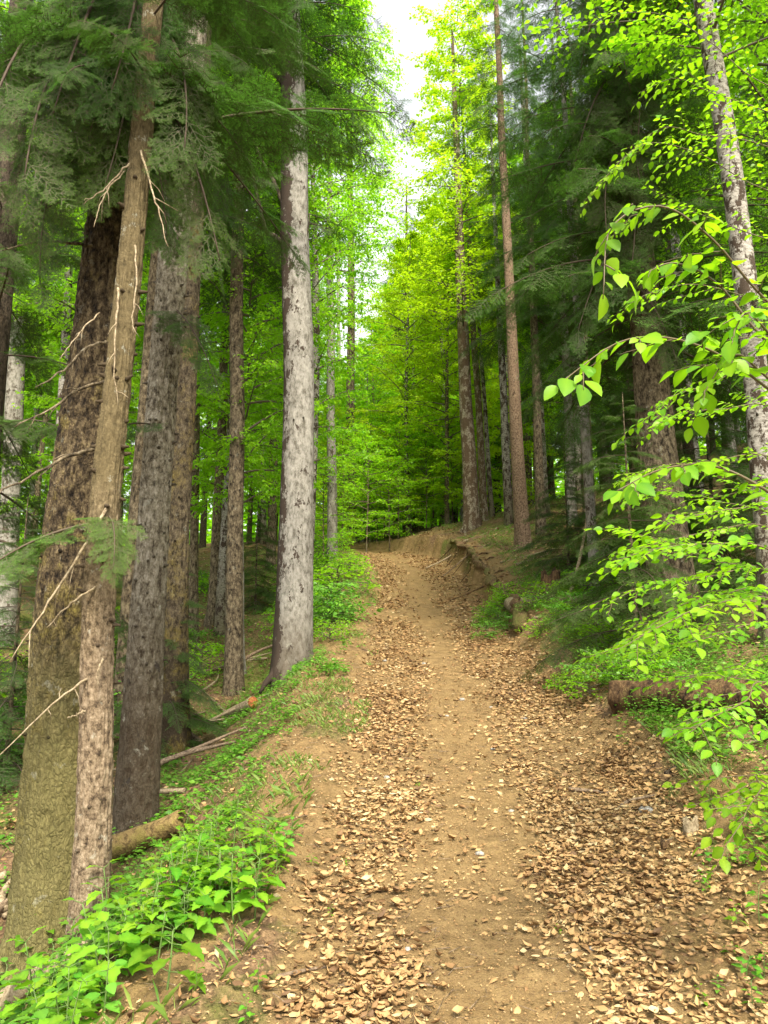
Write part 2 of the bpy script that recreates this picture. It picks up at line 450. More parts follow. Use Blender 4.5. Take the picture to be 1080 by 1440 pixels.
# ground
def ground_mat():
    m, nt, N, L = nodes('forest_ground')
    tc = N.new('ShaderNodeTexCoord').outputs['Object']
    pa = attr(nt, 'var')
    n_big = noise(nt, tc, 1.6, 5, .6); n_mid = noise(nt, tc, 9, 6, .7); n_f = noise(nt, tc, 60, 6, .75)
    dirt = ramp(nt, n_mid, [(.3, (.10, .062, .026)), (.5, (.215, .138, .062)), (.7, (.31, .21, .095))])
    dirt = mix(nt, mth(nt, 'MULTIPLY', n_big, .6), dirt, (.215, .14, .052))
    dirt = mix(nt, ramp(nt, noise(nt, tc, 2.6, 5, .65), [(.52, 0), (.64, .55)]), dirt, (.13, .085, .036))
    v = N.new('ShaderNodeTexVoronoi'); v.inputs['Scale'].default_value = 70; v.inputs['Randomness'].default_value = 1; L.new(tc, v.inputs['Vector'])
    bits = ramp(nt, v.outputs['Distance'], [(.18, 1), (.3, 0)])
    vcol = N.new('ShaderNodeSeparateColor'); L.new(v.outputs['Color'], vcol.inputs[0])
    sel = mth(nt, 'GREATER_THAN', vcol.outputs[0], .72)
    dirt = mix(nt, mth(nt, 'MULTIPLY', bits, mth(nt, 'MULTIPLY', sel, .8)), dirt, ramp(nt, vcol.outputs[1], [(0, (.12, .06, .03)), (.5, (.30, .20, .10)), (1, (.40, .30, .17))]))
    dirt = mix(nt, ramp(nt, n_f, [(.35, .6), (.5, 0)]), dirt, (.11, .065, .035))
    hum = ramp(nt, n_mid, [(.3, (.06, .035, .02)), (.5, (.14, .085, .045)), (.7, (.25, .16, .08))])
    hum = mix(nt, ramp(nt, n_f, [(.35, .7), (.5, 0)]), hum, (.035, .022, .012))
    hum = mix(nt, ramp(nt, noise(nt, tc, 28, 3, .6), [(.55, 0), (.62, .8)]), hum, (.30, .19, .10))
    moss = ramp(nt, noise(nt, tc, 30, 4, .7), [(.3, (.05, .07, .012)), (.7, (.16, .18, .035))])
    mossf = ramp(nt, noise(nt, tc, 1.1, 6, .7), [(.46, 0), (.6, .75)])
    hum = mix(nt, mossf, hum, moss)
    pf = ramp(nt, mth(nt, 'ADD', pa, mth(nt, 'MULTIPLY', mth(nt, 'SUBTRACT', n_mid, .5), .5)), [(.4, 0), (.6, 1)])
    col = mix(nt, pf, hum, dirt)
    h = mth(nt, 'ADD', mth(nt, 'MULTIPLY', n_f, .6), mth(nt, 'ADD', n_mid, mth(nt, 'MULTIPLY', bits, .2)))
    finish(nt, col, .93, h, .9, .03, .15)
    return m
M['ground'] = ground_mat()

def litter_mat():
    m, nt, N, L = nodes('fallen_leaves')
    a = attr(nt, 'var')
    col = ramp(nt, a, [(0, (.065, .036, .015)), (.22, (.19, .108, .04)), (.5, (.325, .20, .08)), (.8, (.42, .285, .125)), (1, (.47, .37, .20))])
    tc = N.new('ShaderNodeTexCoord').outputs['Object']
    col = mix(nt, mth(nt, 'MULTIPLY', noise(nt, tc, 90, 3, .6), .45), col, (.25, .14, .07))
    finish(nt, col, .7, spec=.25)
    return m
M['litter'] = litter_mat()

# ------------------------------------------------------------------ ground sheet
def build_ground():
    def axis(lo, hi, c0, fine, n):
        t = np.linspace(-1, 1, n); k = 5.2
        s = np.sinh(k * t) / math.sinh(k)
        return np.where(s < 0, c0 + (c0 - lo) * s, c0 + (hi - c0) * s)
    xs = axis(-260, 260, .2, .04, 620)
    ys = np.concatenate([np.linspace(-60, 1.5, 60)[:-1], np.geomspace(2.0, 300, 780) - .5])
    X, Y = np.meshgrid(xs, ys)
    Z = Hm(X, Y)
    d = X - CX(Y)
    pa = 1 - sm((np.abs(d - .05) - .95) / .55)
    # bare soil of the verge and bank near the path
    pa = np.maximum(pa, .62 * (1 - sm((np.abs(d) - 1.9) / .5)) * (.55 + .45 * (vn(X * 1.7, Y * 1.7) > -.2)))
    V = np.stack([X, Y, Z], -1).reshape(-1, 3)
    nx = len(xs); ny = len(ys)
    i = (np.arange(ny - 1)[:, None] * nx + np.arange(nx - 1)[None]).ravel()
    Q = np.stack([i, i + 1, i + nx + 1, i + nx], 1)
    a = Acc(); a.add(V, Q, pa.ravel())
    o = obj('ground', mk('ground', a, M['ground'], True)); o['kind'] = 'structure'
    o['label'] = 'sloping forest floor with a worn dirt footpath running uphill'
build_ground()

# ------------------------------------------------------------------ fallen leaves
def build_litter():
    P = []; S = []
    def band(n, y0, y1, x0, x1, dens, size):
        y = U(y0, y1, n); x = U(x0, x1, n) + CX(y)
        keep = U(0, 1, n) < dens(x - CX(y), x, y)
        P.append(np.stack([x[keep], y[keep]], 1)); S.append(U(size[0], size[1], keep.sum()))
    def path_d(d, x, y):
        wob = .16 * vn(y * .8, 5.5) + .1 * vn(y * 2.3, 1.5)
        c = np.abs(d + .05 + .16 * (1 - sm((y - 4) / 4)) + wob * .7)
        edge = .07 + .93 * sm((c - .24 + .12 * sm((y - 7) / 4) - .12 * vn(x * 3, y * 3)) / .36)
        out = np.where(d > 0, 1 - .9 * sm((d - 1.15) / .5), 1 - .93 * sm((-d - .95) / .35))
        cl = .3 + .7 * sm((fbm(x * 1.9, y * 1.9, 2.0) + .5) / 1.1)
        return edge * out * cl
    band(46000, 2.4, 7, -1.6, 2.4, path_d, (.024, .072))
    band(40000, 7, 14, -1.6, 2.6, path_d, (.026, .072))
    band(20000, 14, 27, -1.6, 3.0, path_d, (.05, .09))
    # dirt fragments over the worn track and the verge
    band(70000, 2.4, 11, -2.2, 2.2, lambda d, x, y: .45 + 0 * d, (.006, .022))
    # forest floor
    def floor_d(d, x, y):
        return (sm((np.abs(d) - 1.4) / .6)) * (.1 + .6 * sm((fbm(x * .9, y * .9, 4.0) - .1) / .7))
    band(30000, 2.5, 12, -5, 5.0, floor_d, (.045, .08))
    band(26000, 12, 34, -12, 11, floor_d, (.06, .11))
    P = np.concatenate(P); S = np.concatenate(S); n = len(P)
    Z = Hm(P[:, 0], P[:, 1])
    e = .03
    gx = (Hs(P[:, 0] + e, P[:, 1]) - Hs(P[:, 0] - e, P[:, 1])) / (2 * e)
    gy = (Hs(P[:, 0], P[:, 1] + e) - Hs(P[:, 0], P[:, 1] - e)) / (2 * e)
    Nn = norm(np.stack([-gx, -gy, np.ones(n)], 1) + N_(0, .38, (n, 3)))
    th = U(0, 2 * math.pi, n); Y = np.stack([np.cos(th), np.sin(th), 0 * th], 1)
    flip = np.where(U(0, 1, n) < .45, -1., 1.)
    T, fs = LITTER
    Sc = np.stack([S * U(.35, 1.2, n), S * U(.7, 1.1, n), S * flip * U(.2, 3.0, n)], 1)
    V, f = inst(T, fs, np.column_stack([P, Z + .006 + S * .12 + U(0, .012, n)]), Y, Nn, Sc)
    va = np.clip(N_(.5, .26, n) + .16 * fbm(P[:, 0] * 2.2, P[:, 1] * 2.2, 3.0), 0, 1)
    a = Acc(); a.add(V, f, np.repeat(va, len(T)))
    o = obj('leaf_litter', mk('leaf_litter', a, M['litter']))
    tag(o, 'dry brown fallen leaves scattered over the footpath and banks', 'leaf litter', kind='stuff')
build_litter()

# ------------------------------------------------------------------ fir foliage
def spray(seed, lod):
    """flat fir spray, spine along +Y, length 1 (about half a metre in use)"""
    r = np.random.default_rng(seed)
    a = Acc()
    segs = [(np.zeros(3), np.array([0, 1, 0.]), 1.0)]
    for s in np.arange(.08, .93, .12):
        for sd in (-1, 1):
            L = (.52 * (1 - s) ** .8 + .06) * r.uniform(.7, 1.1)
            an = rad(r.uniform(34, 62))
            p0 = np.array([0, s, 0]); d = np.array([sd * math.sin(an), math.cos(an), r.uniform(-.15, .02)])
            segs.append((p0, d, L))
            if lod == 0 and L > .22:
                for q in np.arange(.22, .92, .15) + r.uniform(-.03, .03):
                    for s2 in (-1, 1):
                        if r.uniform() < .2: continue
                        an2 = an * sd + s2 * rad(r.uniform(28, 55))
                        segs.append((p0 + d * L * q, np.array([math.sin(an2), math.cos(an2), -.05]), (L * .42 * (1 - q) + .05) * r.uniform(.5, 1.2)))
    step = {0: .023, 1: .048}[lod]; nl = {0: .050, 1: .080}[lod]; nw = {0: .0085, 1: .020}[lod]
    for p0, d, L in segs:
        d = norm(d); t = np.arange(.01, L, step); n = len(t)
        if n == 0: continue
        side = norm(np.cross(d, [0, 0, 1.]))
        for sd in (-1, 1):
            b = p0 + d * (t + r.uniform(-.3, .3, n) * step)[:, None]
            l = nl * r.uniform(.7, 1.1, n) * np.clip((L - t) / .08 + .5, .5, 1)
            tip = b + l[:, None] * (norm(sd * side + .85 * d)[None] + np.stack([0 * t, 0 * t, r.uniform(-.25, .45, n)], 1))
            V = np.stack([b - d * nw / 2, b + d * nw / 2, tip], 1).reshape(-1, 3)
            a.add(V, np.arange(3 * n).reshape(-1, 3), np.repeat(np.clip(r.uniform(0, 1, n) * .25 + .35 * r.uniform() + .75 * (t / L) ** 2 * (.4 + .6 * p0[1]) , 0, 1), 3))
        w = .006 if lod == 0 else .007
        V = np.array([p0 - side * w, p0 + side * w, p0 + d * L])
        a.add(V, np.array([(0, 1, 2)]), -1)
    return a.get()

SPR = {l: [spray(50 + k + 10 * l, l) for k in range(3)] for l in (0, 1)}

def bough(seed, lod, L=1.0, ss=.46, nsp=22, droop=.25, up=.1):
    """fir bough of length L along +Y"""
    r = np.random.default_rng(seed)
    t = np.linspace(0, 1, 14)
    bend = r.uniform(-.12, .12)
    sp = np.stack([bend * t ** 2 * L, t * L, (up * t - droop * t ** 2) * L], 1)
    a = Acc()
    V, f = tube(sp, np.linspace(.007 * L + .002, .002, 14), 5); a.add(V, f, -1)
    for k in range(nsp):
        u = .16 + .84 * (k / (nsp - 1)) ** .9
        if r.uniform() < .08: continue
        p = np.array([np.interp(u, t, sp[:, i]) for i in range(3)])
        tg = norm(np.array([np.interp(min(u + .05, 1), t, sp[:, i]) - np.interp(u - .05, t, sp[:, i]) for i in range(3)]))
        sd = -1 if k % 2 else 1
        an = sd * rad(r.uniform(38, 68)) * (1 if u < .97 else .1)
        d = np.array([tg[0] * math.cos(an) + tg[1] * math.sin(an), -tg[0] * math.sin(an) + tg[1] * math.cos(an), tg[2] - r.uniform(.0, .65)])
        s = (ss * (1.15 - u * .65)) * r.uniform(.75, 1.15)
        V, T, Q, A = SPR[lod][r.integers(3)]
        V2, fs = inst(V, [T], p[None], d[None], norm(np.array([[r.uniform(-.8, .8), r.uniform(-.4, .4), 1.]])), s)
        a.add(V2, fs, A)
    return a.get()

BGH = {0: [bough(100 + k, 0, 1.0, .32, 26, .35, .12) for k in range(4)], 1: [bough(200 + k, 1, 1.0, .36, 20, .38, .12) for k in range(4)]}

def fir_crown(seed, z0, z1, nb, prof, lod=1, pitch=(-28, 8), azr=None):
    r = np.random.default_rng(seed)
    a = Acc()
    for i in range(nb):
        u = (i + r.uniform()) / nb
        z = z0 + (z1 - z0) * u
        L = prof(u) * r.uniform(.7, 1.15)
        az = i * 2.39996 + r.uniform(-.4, .4) if azr is None else r.uniform(*azr)
        pt = rad(r.uniform(*pitch) + 20 * u)
        d = np.array([[math.cos(az) * math.cos(pt), math.sin(az) * math.cos(pt), math.sin(pt)]])
        V, T, Q, A = BGH[lod][r.integers(4)]
        V2, fs = inst(V, [T, Q], np.array([[0, 0, z]]), d, np.array([[r.uniform(-.15, .15), r.uniform(-.15, .15), 1.]]), L)
        a.add(V2, fs, A * r.uniform(.75, 1.0) * (A > 0) + A * (A < 0))
    return a

def beech_crown(seed, z0, z1, R, nl, ntw=14, nlv=22, leaf=.085, flat=.3, rise=(.0, .5), wood=True, prof=None, lean=0):
    """broadleaf crown: limbs, flat layers of twigs, a leaf pair every few centimetres"""
    r = np.random.default_rng(seed)
    a = Acc()
    P, D, Nn, S, A = [], [], [], [], []
    for i in range(nl):
        u = (i + r.uniform()) / nl
        z = z0 + (z1 - z0) * u
        pr = prof(u) if prof else math.sin(math.pi * min(.97, .18 + .80 * u)) ** .7
        L = R * pr * r.uniform(.6, 1.1) + .15
        az = i * 2.39996 + r.uniform(-.5, .5)
        el = r.uniform(*rise) + .35 * u
        d = np.array([math.cos(az) * math.cos(el), math.sin(az) * math.cos(el), math.sin(el)])
        t = np.linspace(0, 1, 6)
        sp = np.array([0, 0, z]) + L * (t[:, None] * d) + np.stack([0 * t, 0 * t, -.18 * L * t ** 2], 1)
        if wood:
            V, f = tube(sp, np.linspace(.008 * L + .006, .003, 6), 4, cap=False); a.add(V, f, -1)
        clump = r.uniform(0, 1)
        for k in range(ntw):
            v = .2 + .8 * (k + r.uniform()) / ntw
            p = np.array([np.interp(v, t, sp[:, q]) for q in range(3)])
            an = az + (-1) ** k * rad(r.uniform(25, 75))
            l = L * .42 * (1.15 - v * .7) * r.uniform(.5, 1.2) + .12
            dd = np.array([math.cos(an), math.sin(an), r.uniform(-.3, .25)])
            m = max(3, int(nlv * r.uniform(.6, 1.2)))
            q = r.uniform(0, 1, m)
            pp = p + dd * (q * l)[:, None]; pp[:, 2] -= .12 * l * q ** 2
            pp += r.normal(0, .03 + .05 * l, (m, 3)) * [1, 1, flat]
            la = an + r.choice([-1, 1], m) * np.radians(r.uniform(20, 80, m))
            P.append(pp); D.append(np.stack([np.cos(la), np.sin(la), r.uniform(-.7, .1, m)], 1))
            Nn.append(np.array([0, 0, 1.]) + r.normal(0, .35, (m, 3))); S.append(leaf * r.uniform(.65, 1.2, m))
            A.append(np.clip(r.normal(.25 + .5 * clump, .2, m), 0, 1))
            if wood and l > .5:
                V, f = tube(np.array([p, p + dd * l * .9]), [.004, .002], 3, cap=False); a.add(V, f, -1)
    P, D, Nn, S, A = [np.concatenate(x) for x in (P, D, Nn, S, A)]
    V, f = inst(*LEAF_LO, P, D, Nn, S)
    a.add(V, f, np.repeat(A, 4))
    return a

# ------------------------------------------------------------------ trunks
def trunk_acc(pts, rads, sides=24, ring=.25, seed=0, amp=.03, flare=.45, knots=0, kz=(1, 6), fine=0.0):
    """pts: centreline points relative to the base; rads at those points"""
    P = np.asarray(pts, float); L = np.linalg.norm(P[-1] - P[0])
    n = max(8, int(L / ring))
    zs = np.concatenate([np.linspace(0, .6, 8)[:-1], np.linspace(.6, P[-1][2], n)]) if P[-1][2] > 1.2 else np.linspace(0, P[-1][2], n)
    c = curve(P, 200)
    cx = np.interp(zs, c[:, 2], c[:, 0]); cy = np.interp(zs, c[:, 2], c[:, 1])
    r0 = np.interp(zs, P[:, 2], rads)
    wob = .02 * L / 10
    cx = cx + wob * vn(zs * .45, seed + .5) * sm(zs / 2); cy = cy + wob * vn(zs * .45, seed + 9.5) * sm(zs / 2)
    th = np.linspace(0, 2 * math.pi, sides, endpoint=False)
    k = 3 + seed % 3
    fl = 1 + flare * np.exp(-np.clip(zs, 0, None) / .28)[:, None] * (.55 + .45 * np.cos(k * th + seed)[None]) + .10 * np.exp(-zs / 1.4)[:, None]
    R = r0[:, None] * fl
    R = R * (1 + amp * fbm(1.6 * np.cos(th)[None] + seed * 3.1, 1.6 * np.sin(th)[None], zs[:, None] * 1.1, 4))
    if fine:
        q = np.abs(vn(7 * np.cos(th)[None] + seed, 7 * np.sin(th)[None], zs[:, None] * 7)) + .6 * np.abs(vn(15 * np.cos(th)[None] + seed, 15 * np.sin(th)[None], zs[:, None] * 22))
        R = R + fine * (np.clip(q, 0, .8) * 2.2 - .8) + .5 * fine * fbm(22 * np.cos(th)[None], 22 * np.sin(th)[None], zs[:, None] * 40, 2)
    X = cx[:, None] + R * np.cos(th); Y = cy[:, None] + R * np.sin(th); Z = np.broadcast_to(zs[:, None], X.shape) - .25 * np.exp(-zs / .05)[:, None]
    V = np.stack([X, Y, Z], -1).reshape(-1, 3); m = len(zs)
    i = np.arange(m - 1)[:, None] * sides; j = np.arange(sides)[None]; kk = (j + 1) % sides
    Q = np.stack([i + j, i + kk, i + sides + kk, i + sides + j], -1).reshape(-1, 4)
    a = Acc(); a.add(V, Q, .5)
    rr = np.random.default_rng(seed + 77)
    if sides >= 30:
        for q in range(7):
            an = q * .9 + rr.uniform(-.3, .3); e = np.array([math.cos(an), math.sin(an), 0]); e2 = np.array([-e[1], e[0], 0]) * rr.uniform(-.2, .2)
            r_ = rads[0]; l = rr.uniform(.5, 1.1)
            P_ = curve(np.array([e * r_ * .75 + [0, 0, .5 * r_ + .08], e * r_ * 1.15 + [0, 0, .03], e * r_ * (1.2 + l * .6) + e2 * l * r_ - [0, 0, .05 + .12 * l * r_], e * r_ * (1.3 + l) + e2 * 2 * l * r_ - [0, 0, .16 + .4 * l * r_]]), 10)
            V, f = tube(P_, np.linspace(r_ * .36, r_ * .08, 10), 10, q, .12); a.add(V, f, .5)
    for _ in range(knots):
        z = rr.uniform(*kz); an = rr.uniform(0, 2 * math.pi)
        p = np.array([np.interp(z, zs, cx), np.interp(z, zs, cy), z]); rd = float(np.interp(z, zs, r0))
        d = np.array([math.cos(an), math.sin(an), rr.uniform(-.2, .4)])
        l = rr.uniform(.015, .06)
        V, f = tube(np.array([p + d * rd * .8, p + d * (rd + l * .4), p + d * (rd + l)]), [.022, .013, .007], 6)
        a.add(V, f, .2)
    return a, (lambda z: np.array([np.interp(z, zs, cx), np.interp(z, zs, cy), z]))

TREES = 0
def tree(name, label, base_px, w0, top_px, w1, H, barkm, crown=None, crown_mat=None, sides=20, ring=.3, D=None, cat='tree', group=None,
         cz=0.0, cs=1.0, crz=0.0, knots=0, kz=(1, 6), mid_px=None, amp=.03, flare=.45, fine=0.0, rtop=.25, sink=.0):
    """a tree whose trunk stands where the ground is met at base_px; w = widths in photo pixels"""
    global TREES
    TREES += 1
    if D is None: b = ground_at(*base_px)
    else:
        b = at_y(base_px[0], base_px[1], D); b[2] = float(Hs(b[0], b[1]))
    b = b.copy(); b[2] -= .04 + sink
    dep = proj(b)[2]
    r0 = w0 * dep / F / 2
    t1 = at_y(top_px[0], top_px[1], b[1]); r1 = w1 * proj(t1)[2] / F / 2
    pts = [np.zeros(3)]; rads = [r0]
    if mid_px is not None:
        mp = at_y(mid_px[0], mid_px[1], b[1]); pts.append(mp - b); rads.append(mid_px[2] * proj(mp)[2] / F / 2)
    pts.append(t1 - b); rads.append(r1)
    if H > t1[2] - b[2] + .5:
        d = pts[-1] - pts[-2]; d = d / d[2]
        pts.append(pts[-1] + d * (H - pts[-1][2])); rads.append(r1 * rtop)
    root = thing(name, label, cat, b, 0, group)
    a, cf = trunk_acc(pts, rads, sides, ring, TREES, amp, flare, knots, kz, fine)
    obj('trunk', mk('trunk', a, barkm, True), root)
    if crown is not None:
        me = crown if isinstance(crown, bpy.types.Mesh) else mk('crown', crown, crown_mat)
        c = obj('crown', me, root, cf(cz)); c.rotation_euler = (0, 0, crz)
        hz = {'fir_tall': 12, 'beech': 11, 'yellow': 13}
        tall = [hz[q] for q in hz for kk, mm in CR.items() if mm == me and kk.startswith(q)]
        c.scale = (cs, cs, max(cs, (H - cz + .2) / tall[0]) if tall else cs)
    return root, b, cf

def dead_branch(root, b, pts, r0, r1=.003, mat='deadwood', n=16, seed=0, name='branch'):
    P = curve(np.asarray(pts, float), n) - b
    r = np.random.default_rng(seed)
    P[1:] += r.normal(0, .0035, (n - 1, 3))
    a = Acc(); V, f = tube(P, np.linspace(r0 * .85, r1 * .8, n), 6, seed, .12); a.add(V, f, .5)
    for q in range(3 if name == 'branch' else 1):
        i = int(r.integers(4, n - 2)); d = norm(P[i + 1] - P[i]); l = np.linalg.norm(P[-1] - P[0]) * r.uniform(.08, .24)
        d2 = norm(d + r.normal(0, .6, 3)); rr_ = r0 * .35
        V, f = tube(np.array([P[i], P[i] + d2 * l * .5 + r.normal(0, .006, 3), P[i] + d2 * l + [0, 0, -.02]]), [rr_, rr_ * .7, rr_ * .35], 5); a.add(V, f, .5)
    return obj(name, mk(name, a, M[mat], True), root)

# crown library (meshes shared by several trees)
cone = lambda Lm: (lambda u: Lm * (1 - u) ** .75 + .15)
CR = {}
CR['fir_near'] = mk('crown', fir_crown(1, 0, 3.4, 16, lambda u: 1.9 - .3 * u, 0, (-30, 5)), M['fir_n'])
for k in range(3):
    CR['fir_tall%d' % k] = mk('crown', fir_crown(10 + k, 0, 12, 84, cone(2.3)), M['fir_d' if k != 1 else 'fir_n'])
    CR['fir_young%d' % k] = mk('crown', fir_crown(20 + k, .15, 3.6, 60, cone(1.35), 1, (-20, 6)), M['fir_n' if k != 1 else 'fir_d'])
    CR['beech%d' % k] = mk('crown', beech_crown(30 + k, 0, 11, 2.9, 74, 15, 24, .11), M['beech'])
    CR['sap%d' % k] = mk('crown', beech_crown(40 + k, .5, 3.4, 1.2, 26, 9, 14, .075), M['beech'])
for k in range(3):
    CR['low%d' % k] = mk('crown', beech_crown(140 + k, .06, .42, .38, 15, 5, 7, .062, flat=.5), M['cover'] if k == 1 else M['beech'])
CR['beech_d'] = mk('crown', beech_crown(35, 0, 11, 3.0, 70, 15, 24, .11), M['beech_d'])
CR['yellow'] = mk('crown', beech_crown(36, 0, 13, 3.1, 84, 15, 22, .12, prof=lambda u: 1 - .55 * u), M['beech_y'])
CR['yellow2'] = mk('crown', beech_crown(37, 0, 11, 2.8, 70, 15, 22, .11), M['beech_y'])

# ------------------------------------------------------------------ the named trees of the photograph
A_root, A_b, A_cf = tree('fir_tree', 'largest fir trunk at the left edge, yellow green algae low down, dark brown above', (80, 1345), 122, (164, 250), 66, 17,
    M['fir_big'], CR['fir_near'], sides=170, ring=.022, cz=5.6, cs=1.0, knots=26, kz=(.6, 6), mid_px=(113, 760, 92), amp=.05, flare=.2, fine=.011)
C_root, C_b, C_cf = tree('fir_tree', 'slender pinkish grey fir trunk in front of the largest fir at left', (124, 1330), 47, (187, 330), 31, 14,
    M['fir_thin'], CR['fir_near'], sides=110, ring=.022, cz=5.3, cs=.7, crz=2.1, knots=46, kz=(.3, 5.5), mid_px=(150, 760, 39), D=float(A_b[1]) - .62, amp=.04, flare=.18, fine=.007)
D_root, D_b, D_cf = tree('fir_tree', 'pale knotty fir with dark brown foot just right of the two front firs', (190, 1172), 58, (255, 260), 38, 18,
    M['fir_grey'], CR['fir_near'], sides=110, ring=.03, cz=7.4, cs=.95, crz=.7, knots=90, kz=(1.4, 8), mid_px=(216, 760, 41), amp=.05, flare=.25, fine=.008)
E_root, E_b, E_cf = tree('fir_tree', 'fir trunk with golden yellow moss at mid height behind the pale knotty fir', (241, 1060), 44, (268, 430), 24, 18,
    M['fir_moss'], CR['fir_near'], sides=80, ring=.04, cz=8.0, cs=.9, crz=3.7, knots=30, kz=(1.5, 7), mid_px=(250, 760, 30), amp=.05, fine=.007)
B_root, B_b, B_cf = tree('silver_fir', 'tall pale grey trunk with dark ragged left edge standing left of the path', (410, 948), 51, (413, 250), 38, 21,
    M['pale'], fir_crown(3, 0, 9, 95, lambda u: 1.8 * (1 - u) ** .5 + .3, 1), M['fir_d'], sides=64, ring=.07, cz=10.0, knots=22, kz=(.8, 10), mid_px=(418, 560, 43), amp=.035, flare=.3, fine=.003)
tree('fir_tree', 'slim grey brown fir trunk between the mossy fir and the pale trunk', (328, 975), 25, (334, 380), 18, 17,
    M['mid'], CR['fir_tall0'], sides=32, ring=.12, cz=7.5, cs=.8, knots=30, kz=(1, 8))
tree('fir_tree', 'thin leaning grey trunk with spreading roots left of the slim grey brown fir', (299, 880), 15, (318, 430), 11, 18,
    M['mid'], CR['fir_tall2'], sides=20, cz=8.5, cs=.7, flare=1.2)
tree('fir_tree', 'dark narrow trunk just behind the left edge of the pale trunk', (381, 800), 13, (388, 430), 11, 18, M['mid'], CR['fir_tall1'], cz=8, cs=.75, crz=1)
tree('beech_tree', 'thin pale trunk right of the tall pale trunk on the green slope', (463, 722), 11, (465, 300), 8, 19, M['pale_plain'], CR['beech1'], cz=9, cs=.9)
tree('beech_tree', 'very thin pale trunk close to the right of another thin pale trunk', (477, 712), 6, (476, 330), 5, 16, M['pale_plain'], CR['beech2'], cz=8, cs=.6, crz=2)
tree('beech_tree', 'grey trunk at the far left edge beside the largest fir', (8, 905), 28, (30, 300), 22, 17, M['pale_plain'], CR['fir_tall1'], cz=7, cs=.9, crz=1.5)
tree('fir_tree', 'thin pale trunk seen between the left edge and the largest fir', (72, 905), 15, (96, 380), 11, 17, M['birch'], CR['beech0'], cz=7, cs=.8)
tree('fir_tree', 'thin grey trunk in shade right of the mossy fir', (272, 905), 13, (276, 500), 11, 17, M['mid'], CR['fir_tall0'], cz=7, cs=.75, crz=2)
tree('fir_tree', 'pale thin trunk tucked behind the front firs at left', (170, 1000), 22, (215, 450), 20, 17, M['mid'], CR['fir_tall2'], cz=7.5, cs=.8, crz=4)
# far left dark trunks with low boughs
tree('fir_tree', 'dark fir with low boughs filling the left edge of the view', (-60, 1080), 50, (10, 250), 40, 17, M['dark'], fir_crown(5, 0, 9, 30, lambda u: 2.1 - 1.0 * u, 0), M['fir_n'], cz=2.6, cs=1.0)

# middle distance
tree('beech_tree', 'slender grey brown trunk standing in bright leaves beyond the bend of the path', (556, 742), 12, (553, 430), 9, 17, M['mid'], CR['beech0'], cz=5.5, cs=.85)
tree('beech_tree', 'dark thin stem at the bend of the path, leftmost of a dark pair', (588, 738), 6, (590, 400), 5, 14, M['dark'], CR['beech1'], cz=5, cs=.7, crz=1)
tree('beech_tree', 'dark thin stem at the bend of the path, rightmost of a dark pair', (601, 742), 7, (592, 520), 5, 11, M['dark'], CR['beech2'], cz=4.2, cs=.6, crz=3)
tree('beech_tree', 'dark leaning stem right where the path disappears', (549, 752), 7, (540, 600), 5, 9, M['dark'], CR['sap0'], cz=3, cs=1.3)
K_root, K_b, K_cf = tree('birch_tree', 'flaky pale trunk under a yellow green crown at the top of the right bank', (664, 742), 22, (648, 380), 14, 19,
    M['flaky'], CR['yellow'], sides=32, ring=.12, cz=6.6, cs=.95, mid_px=(655, 560, 18), knots=20, kz=(1, 9))
tree('birch_tree', 'narrow flaky trunk directly right of the yellow crowned tree', (681, 730), 11, (663, 400), 8, 17, M['flaky'], CR['beech2'], cz=9, cs=.6, crz=2)
tree('birch_tree', 'very thin pale trunk, second to the right of the yellow crowned tree', (692, 727), 7, (672, 430), 5, 15, M['birch'], CR['yellow2'], cz=8, cs=.5, crz=2)
tree('spruce_tree', 'straight reddish brown spruce trunk growing on the right bank', (737, 772), 21, (716, 390), 13, 21,
    M['spruce'], fir_crown(6, 0, 9, 60, lambda u: 1.3 * (1 - u) ** .6 + .3, 1), M['fir_n'], sides=40, ring=.1, cz=10, mid_px=(725, 580, 17), knots=60, kz=(1, 12))
tree('birch_tree', 'white flecked short trunk just left of the reddish brown spruce', (716, 738), 12, (706, 520), 10, 15, M['birch'], CR['fir_tall2'], cz=6, cs=.7)
tree('birch_tree', 'grey white trunk a little right of the reddish brown spruce', (766, 728), 14, (749, 410), 11, 17, M['birch'], CR['fir_tall0'], cz=6.5, cs=.85)
tree('fir_tree', 'brown trunk set back between two grey white trunks right of the spruce', (760, 735), 13, (752, 500), 11, 16, M['mid'], CR['fir_tall1'], cz=6, cs=.8, D=20)
tree('birch_tree', 'thin pale trunk rising from the young firs on the right slope', (838, 838), 14, (814, 470), 12, 14, M['pale_plain'], CR['fir_tall1'], cz=6, cs=.8)
tree('fir_tree', 'pale grey trunk half hidden behind young firs at right', (805, 740), 13, (795, 500), 11, 15, M['pale_plain'], CR['fir_tall2'], cz=6, cs=.75, crz=2)
R_root, R_b, R_cf = tree('fir_tree', 'massive rough barked fir on the right slope behind bright hanging leaves', (948, 872), 66, (872, 80), 34, 20,
    M['mid'], fir_crown(7, 0, 10, 105, lambda u: 2.2 * (1 - u) ** .5 + .3, 1), M['fir_n'], sides=72, ring=.07, cz=4.0, mid_px=(905, 450, 42), knots=30, kz=(1, 8), fine=.005)
tree('fir_tree', 'dark trunk immediately left of the massive rough barked fir', (905, 690), 30, (868, 380), 26, 18, M['dark'], CR['fir_tall0'], cz=6, cs=1)
tree('beech_tree', 'straight pale trunk right of the massive rough barked fir', (978, 700), 22, (950, 380), 17, 18, M['pale_plain'], CR['fir_tall2'], cz=8, cs=.9)
